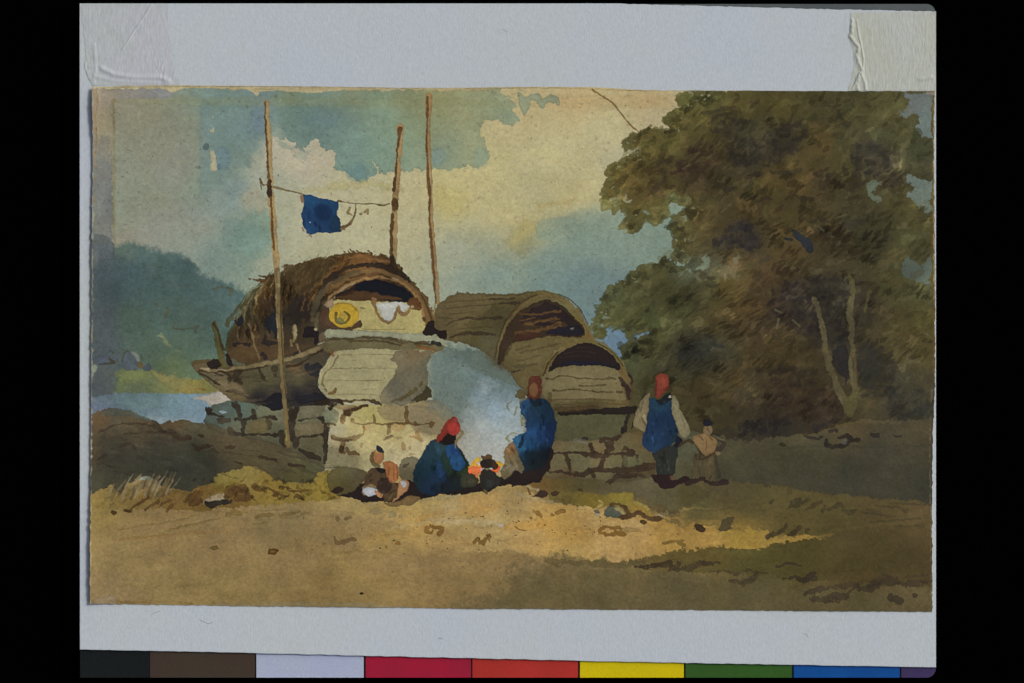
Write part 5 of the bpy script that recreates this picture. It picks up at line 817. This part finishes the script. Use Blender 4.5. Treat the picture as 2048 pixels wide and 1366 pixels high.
g3 = vnoise(60, 60, 56); g4 = vnoise(22, 18, 57)
lum = C.mean(-1) / 150.0
amp = .034 + .040 * np.clip(lum, 0, 1) * (1 - np.clip(lum - .5, 0, .6))
dark = (Y < 760) & (ID == P_SKY)
pin = np.clip(vnoise(3.3, 2.6, 58) + .5 * vnoise(8, 6, 59) - .72, 0, 1)      # tooth of the paper holding specks of pigment
amp = amp * np.where(ID == P_SKY, .72, 1.0)
C *= (1 + amp * g1 + .012 * g3 + .010 * g4 - (.32 * pin * np.where(dark, 1.0, .55)))[..., None]
C *= np.stack([1 + .010 * g2, 1 + 0 * g2, 1 - .018 * g2], -1)
for a in (C[:, :, c] for c in range(3)):
    a += 1.2 * g4
C = np.clip(C - 2, 4, 235)
#PAINT-END
# ------------------------------------------------------------------ materials
def srgb(c):
    c = np.asarray(c, float) / 255.0
    return np.where(c <= .04045, c / 12.92, ((c + .055) / 1.055) ** 2.4)
def alb(r, g, b):
    l = srgb((r, g, b)) / np.array(WHITE)
    return (float(l[0]), float(l[1]), float(l[2]), 1.0)
def mat(name, rough=.8, spec=.2):
    m = bpy.data.materials.new(name); m.use_nodes = True
    nt = m.node_tree; b = nt.nodes['Principled BSDF']
    b.inputs['Roughness'].default_value = rough
    b.inputs['Specular IOR Level'].default_value = spec
    return m, nt, b
def tex(nt, scale, detail=3, stretch=(1, 1, 1), rough=.6):
    co = nt.nodes.new('ShaderNodeTexCoord'); mp = nt.nodes.new('ShaderNodeMapping'); n = nt.nodes.new('ShaderNodeTexNoise')
    mp.inputs['Scale'].default_value = stretch
    n.inputs['Scale'].default_value = scale; n.inputs['Detail'].default_value = detail; n.inputs['Roughness'].default_value = rough
    nt.links.new(co.outputs['Object'], mp.inputs[0]); nt.links.new(mp.outputs[0], n.inputs['Vector'])
    return n
def bump(nt, b, n, dist, strength=1.0, prev=None):
    k = nt.nodes.new('ShaderNodeBump'); k.inputs['Distance'].default_value = dist; k.inputs['Strength'].default_value = strength
    nt.links.new(n.outputs[0], k.inputs['Height'])
    if prev: nt.links.new(prev.outputs[0], k.inputs['Normal'])
    nt.links.new(k.outputs[0], b.inputs['Normal'])
    return k
def tinted(name, c, amt, scale, rough=.8, spec=.2, bd=0.00004, bs=1500, stretch=(1, 1, 1), tint=None, tscale=25, grain=.12):
    m, nt, b = mat(name, rough, spec)
    n = tex(nt, tscale, 4); r = nt.nodes.new('ShaderNodeMapRange'); r.inputs[1].default_value = .35; r.inputs[2].default_value = .65
    nt.links.new(n.outputs[0], r.inputs[0])
    mx = nt.nodes.new('ShaderNodeMix'); mx.data_type = 'RGBA'
    mx.inputs[6].default_value = alb(*c); mx.inputs[7].default_value = alb(*(tint or c))
    nt.links.new(r.outputs[0], mx.inputs[0])
    g = tex(nt, scale, 2, stretch, .8); gr = nt.nodes.new('ShaderNodeMapRange'); gr.inputs[1].default_value = .25; gr.inputs[2].default_value = .75
    gr.inputs[3].default_value = 1 - grain; gr.inputs[4].default_value = 1 + grain
    nt.links.new(g.outputs[0], gr.inputs[0])
    vm = nt.nodes.new('ShaderNodeVectorMath'); vm.operation = 'SCALE'
    nt.links.new(mx.outputs[2], vm.inputs[0]); nt.links.new(gr.outputs[0], vm.inputs['Scale'])
    nt.links.new(vm.outputs[0], b.inputs['Base Color'])
    bump(nt, b, tex(nt, bs, 3, stretch), bd)
    return m

# ------------------------------------------------------------------ object helpers
def link(name, me, m=None, parent=None, label=None, cat=None, kind=None, group=None):
    o = bpy.data.objects.new(name, me); COL.objects.link(o)
    if m and me: me.materials.append(m)
    if parent: o.parent = parent
    if label: o['label'] = label
    if cat: o['category'] = cat
    if kind: o['kind'] = kind
    if group: o['group'] = group
    return o
def slab(name, outline, z0, z1, m, bev=0.0, **k):
    """a flat board cut to an outline given in photograph pixels"""
    n = len(outline)
    cx = sum(p[0] for p in outline) / n; cy = sum(p[1] for p in outline) / n
    v = [P(x, y, z0) for x, y in outline] + [P(x, y, z1 - bev) for x, y in outline]
    f = [[i, n + i, n + (i + 1) % n, (i + 1) % n] for i in range(n)]
    f = [[q[0], q[3], q[2], q[1]] for q in f]
    top = [n + i for i in range(n)]
    if bev:
        b = bev / MM
        v += [P(x + (b if x < cx else -b), y + (b if y < cy else -b), z1) for x, y in outline]
        f += [[n + i, n + (i + 1) % n, 2 * n + (i + 1) % n, 2 * n + i] for i in range(n)]
        top = [2 * n + i for i in range(n)]
    f += [top, list(range(n))[::-1]]
    me = bpy.data.meshes.new(name); me.from_pydata(v, [], f)
    import bmesh
    bm = bmesh.new(); bm.from_mesh(me); bmesh.ops.recalc_face_normals(bm, faces=bm.faces); bm.to_mesh(me); bm.free()
    return link(name, me, m, **k)
def arc(cx, cy, r, a0, a1, n=7):
    return [(cx + r * math.cos(math.radians(a0 + (a1 - a0) * i / n)), cy + r * math.sin(math.radians(a0 + (a1 - a0) * i / n))) for i in range(n + 1)]
rj = random.Random(8)
def ragged(x0, y0, x1, y1, n, a):
    return [(x0 + (x1 - x0) * i / n, y0 + (y1 - y0) * i / n + rj.uniform(-a, a)) for i in range(n + 1)]

# ------------------------------------------------------------------ copy table: black cloth, backing board, colour strip, mount
m, nt, b = mat('black_velvet', .95, .0)
b.inputs['Base Color'].default_value = (.0006, .0006, .0006, 1)
bump(nt, b, tex(nt, 700, 4), .0003)
slab('black_backdrop', [(-3000, -2600), (5000, -2600), (5000, 4000), (-3000, 4000)], -.012, -.008, m, kind='structure')

Z_BACK, Z_STRIP, Z_MOUNT = .0, .0004, .0016
back_m = tinted('grey_board', (66, 72, 76), .1, 1400, .7, .2, tint=(80, 84, 84), grain=.10)
slab('backing_board', [(160.5, 8), *arc(1853, 26, 18, -90, 0), (1871, 1336), *arc(1853, 1337, 18, 0, 90), (160.5, 1355)], -.0022, Z_BACK, back_m,
     label='dark grey board showing as a thin strip above the top edge of the white mount', cat='board')

# colour strip
strip = link('colour_strip', None, label='photographer\'s strip of nine coloured patches lying below the white mount', cat='colour chart')
strip.location = P(1016, 1325, Z_BACK)
def strip_kid(name, outline, z0, z1, m, label=None):
    o = slab(name, outline, z0, z1, m, parent=strip, label=label)
    o.location = tuple(-q for q in strip.location)
    return o
blk = tinted('strip_black', (12, 13, 16), .1, 900, .6, .1, grain=.1)
strip_kid('strip_card', [(160.5, 1292), (1871, 1328), (1871, 1336), *arc(1853, 1337, 18, 0, 90), (160.5, 1355)], .00002, Z_STRIP - .0001, blk)
PAT = [('black', 160.5, 299.5, (15, 20, 22), (18, 22, 24)), ('brown', 300.5, 510, (57, 45, 38), (56, 50, 40)), ('white', 513, 727.5, (152, 158, 176), (149, 155, 179)), ('crimson', 731.5, 942, (142, 20, 46), (130, 22, 46)),
       ('orange red', 945, 1156, (156, 42, 36), (148, 40, 34)), ('yellow', 1160, 1367.5, (186, 166, 0), (178, 160, 2)), ('green', 1371, 1583.5, (42, 78, 26), (40, 74, 26)), ('blue', 1587.5, 1799, (2, 68, 132), (0, 62, 124)), ('violet', 1802.5, 1871, (56, 45, 82), (49, 41, 75))]
for nm, x0, x1, c, t in PAT:
    yt = lambda x: 1291 + (x - 160) * .0214
    pm = tinted(nm.replace(' ', '_') + '_patch', c, .1, 1700, .55, .15, tint=t, tscale=60, grain=.09)
    right = [(x1, yt(x1)), (x1, 1355)] if x1 < 1870 else [(x1, yt(x1)), *arc(1853, 1337, 18, 0, 90)]
    strip_kid('colour_patch', [(x0, yt(x0)), *right, (x0, 1355)], Z_STRIP - .00012, Z_STRIP, pm, nm + ' patch')
# mount
top = [(160.5, 8), (700, 8), (1240, 8)] + ragged(1250, 9, 1600, 18, 40, .7) + ragged(1608, 18.5, 1870.5, 24, 40, .8)
bot = ragged(1870.5, 1334, 1160, 1321, 50, .5) + ragged(1150, 1320.5, 520, 1305.5, 50, .7) + ragged(510, 1305, 161, 1298, 30, .4)
mount_m = tinted('mount_card', (166, 172, 180), .1, 1500, .8, .25, bd=.00006, bs=1300, tint=(167, 173, 174), tscale=18, grain=.10, stretch=(1.6, .6, 1))
mount = slab('mount_board', top + bot, Z_STRIP + .0001, Z_MOUNT, mount_m, bev=.0001, label='pale blue grey card mount carrying the painting', cat='mount board')
strokes_m = tinted('torn_paper', (150, 150, 140), .1, 900, .9, .1)

# ------------------------------------------------------------------ the painting: one cockled sheet of paper
def bumpf(x, c, w):
    return np.exp(-((x - c) / w) ** 2)
hx = (X - 186) / 1680; hy = (Y - 178) / 1036
Z = .00034 + .00022 * vnoise(330, 260, 71) + .00010 * vnoise(120, 110, 72)
Z = Z - np.minimum(Z - .00030, 0) * .8
lift = .62 * (.0032 * bumpf(Y, 215, 60) + .0015 * bumpf(Y, 420, 170) + .0012 * bumpf(Y, 760, 210) + .0024 * bumpf(Y, 1120, 150))
Z = Z + lift * np.exp(-(X - 184) / 26.0) + .0003 * np.exp(-(1220 - Y) / 8) * 0
Z = Z_MOUNT + np.maximum(Z, .00018)
pm, nt, b = mat('watercolour_on_paper', .85, .08)
at_ = nt.nodes.new('ShaderNodeAttribute'); at_.attribute_name = 'pigment'
nt.links.new(at_.outputs['Color'], b.inputs['Base Color'])
k1 = bump(nt, b, tex(nt, 900, 4, (1, 1, 1), .7), .00006)
pigment = np.ones((NY, NX, 4), np.float32)
pigment[..., :3] = np.clip(srgb(C) / np.array(WHITE), 0, .9)
cx, cy = P(1024, 696)[:2]
painting = link('watercolour_painting', None, label='old watercolour of beached boats, figures round a fire and a big tree', cat='painting')
painting.location = (cx, cy, Z_MOUNT)
VX = ((X - 1024) * MM - cx).ravel(); VY = ((683 - Y) * MM - cy).ravel(); VZ = (Z - Z_MOUNT).ravel()
PG = pigment.reshape(-1, 4)
base = (np.arange(NY - 1)[:, None] * NX + np.arange(NX - 1)[None, :])
cid = ID[:-1, :-1]
objs = []
for i, (nm, lab, par) in enumerate(PARTS):
    sel = base[cid == i]
    if len(sel) < 6:
        objs.append(None); continue
    quads = np.stack([sel, sel + NX, sel + NX + 1, sel + 1], 1)
    uq, inv = np.unique(quads, return_inverse=True)
    me = bpy.data.meshes.new(nm)
    me.vertices.add(len(uq)); me.vertices.foreach_set('co', np.stack([VX[uq], VY[uq], VZ[uq]], 1).astype(np.float32).ravel())
    me.loops.add(quads.size); me.loops.foreach_set('vertex_index', inv.ravel().astype(np.int32))
    me.polygons.add(len(quads)); me.polygons.foreach_set('loop_start', np.arange(0, quads.size, 4, dtype=np.int32))
    try: me.polygons.foreach_set('loop_total', np.full(len(quads), 4, np.int32))
    except Exception: pass
    me.update(calc_edges=True)
    me.polygons.foreach_set('use_smooth', np.ones(len(quads), bool))
    ca = me.color_attributes.new('pigment', 'FLOAT_COLOR', 'POINT'); ca.data.foreach_set('color', PG[uq].ravel())
    me.update()
    objs.append(link(nm, me, pm, parent=objs[par] if par is not None and objs[par] else painting, label=lab))
# the paper under the paint: its deckled rim and its back
ring = [(0, i) for i in range(NX)] + [(j, NX - 1) for j in range(1, NY)] + [(NY - 1, i) for i in range(NX - 2, -1, -1)] + [(j, 0) for j in range(NY - 2, 0, -1)]
vt = [(VX[j * NX + i], VY[j * NX + i], VZ[j * NX + i]) for j, i in ring]
n = len(vt)
vv = vt + [(x, y, z - .00016) for x, y, z in vt]
ff = [[i, (i + 1) % n, n + (i + 1) % n, n + i] for i in range(n)]
me = bpy.data.meshes.new('paper_edge'); me.from_pydata(vv, [], ff)
paper_m = tinted('old_paper', (176, 164, 132), .1, 1200, .85, .15, tint=(160, 140, 100), grain=.2)
link('paper_edge', me, paper_m, parent=painting)

# ------------------------------------------------------------------ two pieces of glassine tape above the sheet
def seg(x, y, pts, w, h):
    d = np.full(x.shape, 1e9)
    for (ax, ay), (bx, by) in zip(pts[:-1], pts[1:]):
        t = np.clip(((x - ax) * (bx - ax) + (y - ay) * (by - ay)) / ((bx - ax) ** 2 + (by - ay) ** 2), 0, 1)
        d = np.minimum(d, (x - ax - t * (bx - ax)) ** 2 + (y - ay - t * (by - ay)) ** 2)
    return h * np.exp(-d / (w * w))
def tape(name, x0, x1, y0, y1, hf, edge, m, label):
    st = .8
    nx = int((x1 - x0) / st); ny = int((y1 - y0) / st)
    gx, gy = np.meshgrid(np.linspace(0, 1, nx), np.linspace(0, 1, ny))
    L, R, T, B = edge(gy[:, 0])
    x = L[:, None] * (1 - gx) + R[:, None] * gx
    y = y0 + gy * (y1 - y0)
    if T is not None: y = y + T(x) * (1 - gy)
    if B is not None: y = y + B(x) * gy
    z = np.maximum(hf(x, y) * .6, 0) + .00009
    o = bpy.data.meshes.new(name)
    co = np.stack([(x - 1024) * MM, (683 - y) * MM, z + Z_MOUNT], -1).reshape(-1, 3)
    bs = (np.arange(ny - 1)[:, None] * nx + np.arange(nx - 1)[None, :]).ravel()
    o.from_pydata(co.tolist(), [], np.stack([bs, bs + nx, bs + nx + 1, bs + 1], 1).tolist())
    o.polygons.foreach_set('use_smooth', np.ones(len(o.polygons), bool))
    return link(name, o, m, label=label, cat='tape')
rt = np.random.default_rng(77)
def vn(x, y, sx, sy, seed):
    r = np.random.default_rng(seed); L = r.uniform(-1, 1, (900, 900))
    gx = x / sx + 20; gy = y / sy + 20; ix = np.floor(gx).astype(int); iy = np.floor(gy).astype(int); fx = gx - ix; fy = gy - iy
    fx = fx * fx * (3 - 2 * fx); fy = fy * fy * (3 - 2 * fy)
    return (L[iy, ix] * (1 - fx) + L[iy, ix + 1] * fx) * (1 - fy) + (L[iy + 1, ix] * (1 - fx) + L[iy + 1, ix + 1] * fx) * fy
tape_m = tinted('glassine_tape', (159, 164, 160), .1, 700, .55, .3, bd=.00010, bs=900, tint=(164, 166, 172), tscale=40, stretch=(2.2, .5, 1), grain=.12)
tape_m2 = tinted('glassine_tape_yellowed', (160, 162, 150), .1, 700, .5, .35, bd=.00010, bs=900, tint=(163, 167, 163), tscale=40, stretch=(2.2, .5, 1), grain=.12)
def h_left(x, y):
    z = .00003 * vn(x, y, 2.6, 9, 1) + .00002 * vn(x, y, 9, 20, 2)
    z += seg(x, y, [(303, 12), (286, 40), (268, 66), (255, 88), (246, 100)], 1.6, .00022)
    z += seg(x, y, [(205, 138), (230, 150), (270, 156), (320, 156), (338, 162)], 5, .00045)
    z += seg(x, y, [(196, 155), (230, 163), (300, 166), (345, 168)], 4, .00020)
    z += .0003 * np.clip(1 - (x - 176) / 22, 0, 1) * np.clip((y - 120) / 40, 0, 1) * (1 + vn(x, y, 4, 7, 3))
    z += .00022 * np.clip(1 - np.abs(x - (322 + (y - 120) * .2)) / 18, 0, 1) * np.clip((y - 90) / 30, 0, 1) * vn(x + .35 * y, y, 2.6, 11, 4)
    z += seg(x, y, [(190, 90), (193, 140), (188, 160)], 3, .0002)
    return z
def e_left(v):
    yy = 9 + v * 163
    L = np.interp(yy, [8, 60, 110, 132, 148, 160, 172], [164, 168, 174, 171, 174, 180, 186]) + .8 * np.interp(yy, np.arange(0, 200, 5), rt.normal(0, 1, 40))
    R = np.interp(yy, [8, 60, 100, 150, 172], [338, 336, 344, 350, 362]) + 1.0 * np.interp(yy, np.arange(0, 200, 4), rt.normal(0, 1, 50))
    return L, R, None, None
tape('tape', 164, 350, 9, 171.5, h_left, e_left, tape_m, 'wrinkled translucent tape with a diagonal crease above the painting\'s left corner')
def h_right(x, y):
    z = .00004 * vn(x, y, 2.4, 10, 11) + .00002 * vn(x, y, 8, 20, 12)
    rid = [(1702, 42), (1703, 60), (1700, 74), (1708, 86), (1717, 97), (1712, 108), (1714, 120), (1718, 132), (1722, 144), (1716, 156), (1712, 168), (1714, 180)]
    z += seg(x, y, rid, 3.2, .0006) * (1 + .5 * vn(x, y, 3, 6, 13))
    z += seg(x, y, [(1712, 42), (1716, 70), (1722, 96), (1726, 120), (1724, 140)], 1.8, .00028)
    z += seg(x, y, [(1718, 146), (1712, 160), (1704, 178)], 1.6, .0003) + seg(x, y, [(1722, 150), (1728, 166), (1730, 180)], 3, .0004)
    z += seg(x, y, [(1838, 160), (1850, 158), (1860, 155)], 4, .0003)
    return z
def e_right(v):
    yy = 24 + v * 157
    L = np.interp(yy, [24, 60, 76, 96, 130, 160, 182], [1700, 1699, 1697, 1705, 1708, 1702, 1694]) + .9 * np.interp(yy, np.arange(0, 200, 4), rt.normal(0, 1, 50))
    return L, np.full_like(L, 1870.0), (lambda x: (x - 1700) * -.012 + .5), None
tape('tape', 1697, 1870, 26, 182.3, h_right, e_right, tape_m2, 'yellowed translucent tape with a crumpled left edge at the top right corner')

# ------------------------------------------------------------------ stray fibres on the mount
fib_m, nt, b = mat('grey_fibre', .6, .3); b.inputs['Base Color'].default_value = (.12, .12, .12, 1)
def fibre(pts, label, w=.55):
    p = cat(pts, False, 6); v = []; f = []
    for i, (x, y) in enumerate(p):
        d = p[min(i + 1, len(p) - 1)] - p[max(i - 1, 0)]; d = d / (np.hypot(*d) + 1e-9)
        for a in range(5):
            t = 2 * math.pi * a / 5
            v.append(P(x - d[1] * math.cos(t) * w / 2, y + d[0] * math.cos(t) * w / 2, Z_MOUNT + .00006 + math.sin(t) * w / 2 * MM))
    for i in range(len(p) - 1):
        for a in range(5):
            f.append([i * 5 + a, i * 5 + (a + 1) % 5, (i + 1) * 5 + (a + 1) % 5, (i + 1) * 5 + a])
    me = bpy.data.meshes.new('fibre'); me.from_pydata(v, [], f)
    link('fibre', me, fib_m, label=label, cat='fibre', group='stray fibres on the mount')
fibre([(400, 1238), (410, 1243), (418, 1246), (427, 1244)], 'grey hair curved like a hook on the mount below the left of the painting')
fibre([(303, 1228), (312, 1224), (322, 1221)], 'short straight fibre on the mount near its lower left corner')
fibre([(876, 1276), (881, 1275), (885, 1277)], 'tiny dark fibre on the mount above the crimson patch', .8)
fibre([(1004, 60), (1010, 62), (1014, 66)], 'tiny curved fibre on the mount above the painting')
fibre([(1606, 1266), (1612, 1268), (1615, 1273)], 'tiny hooked fibre on the mount above the blue patch')
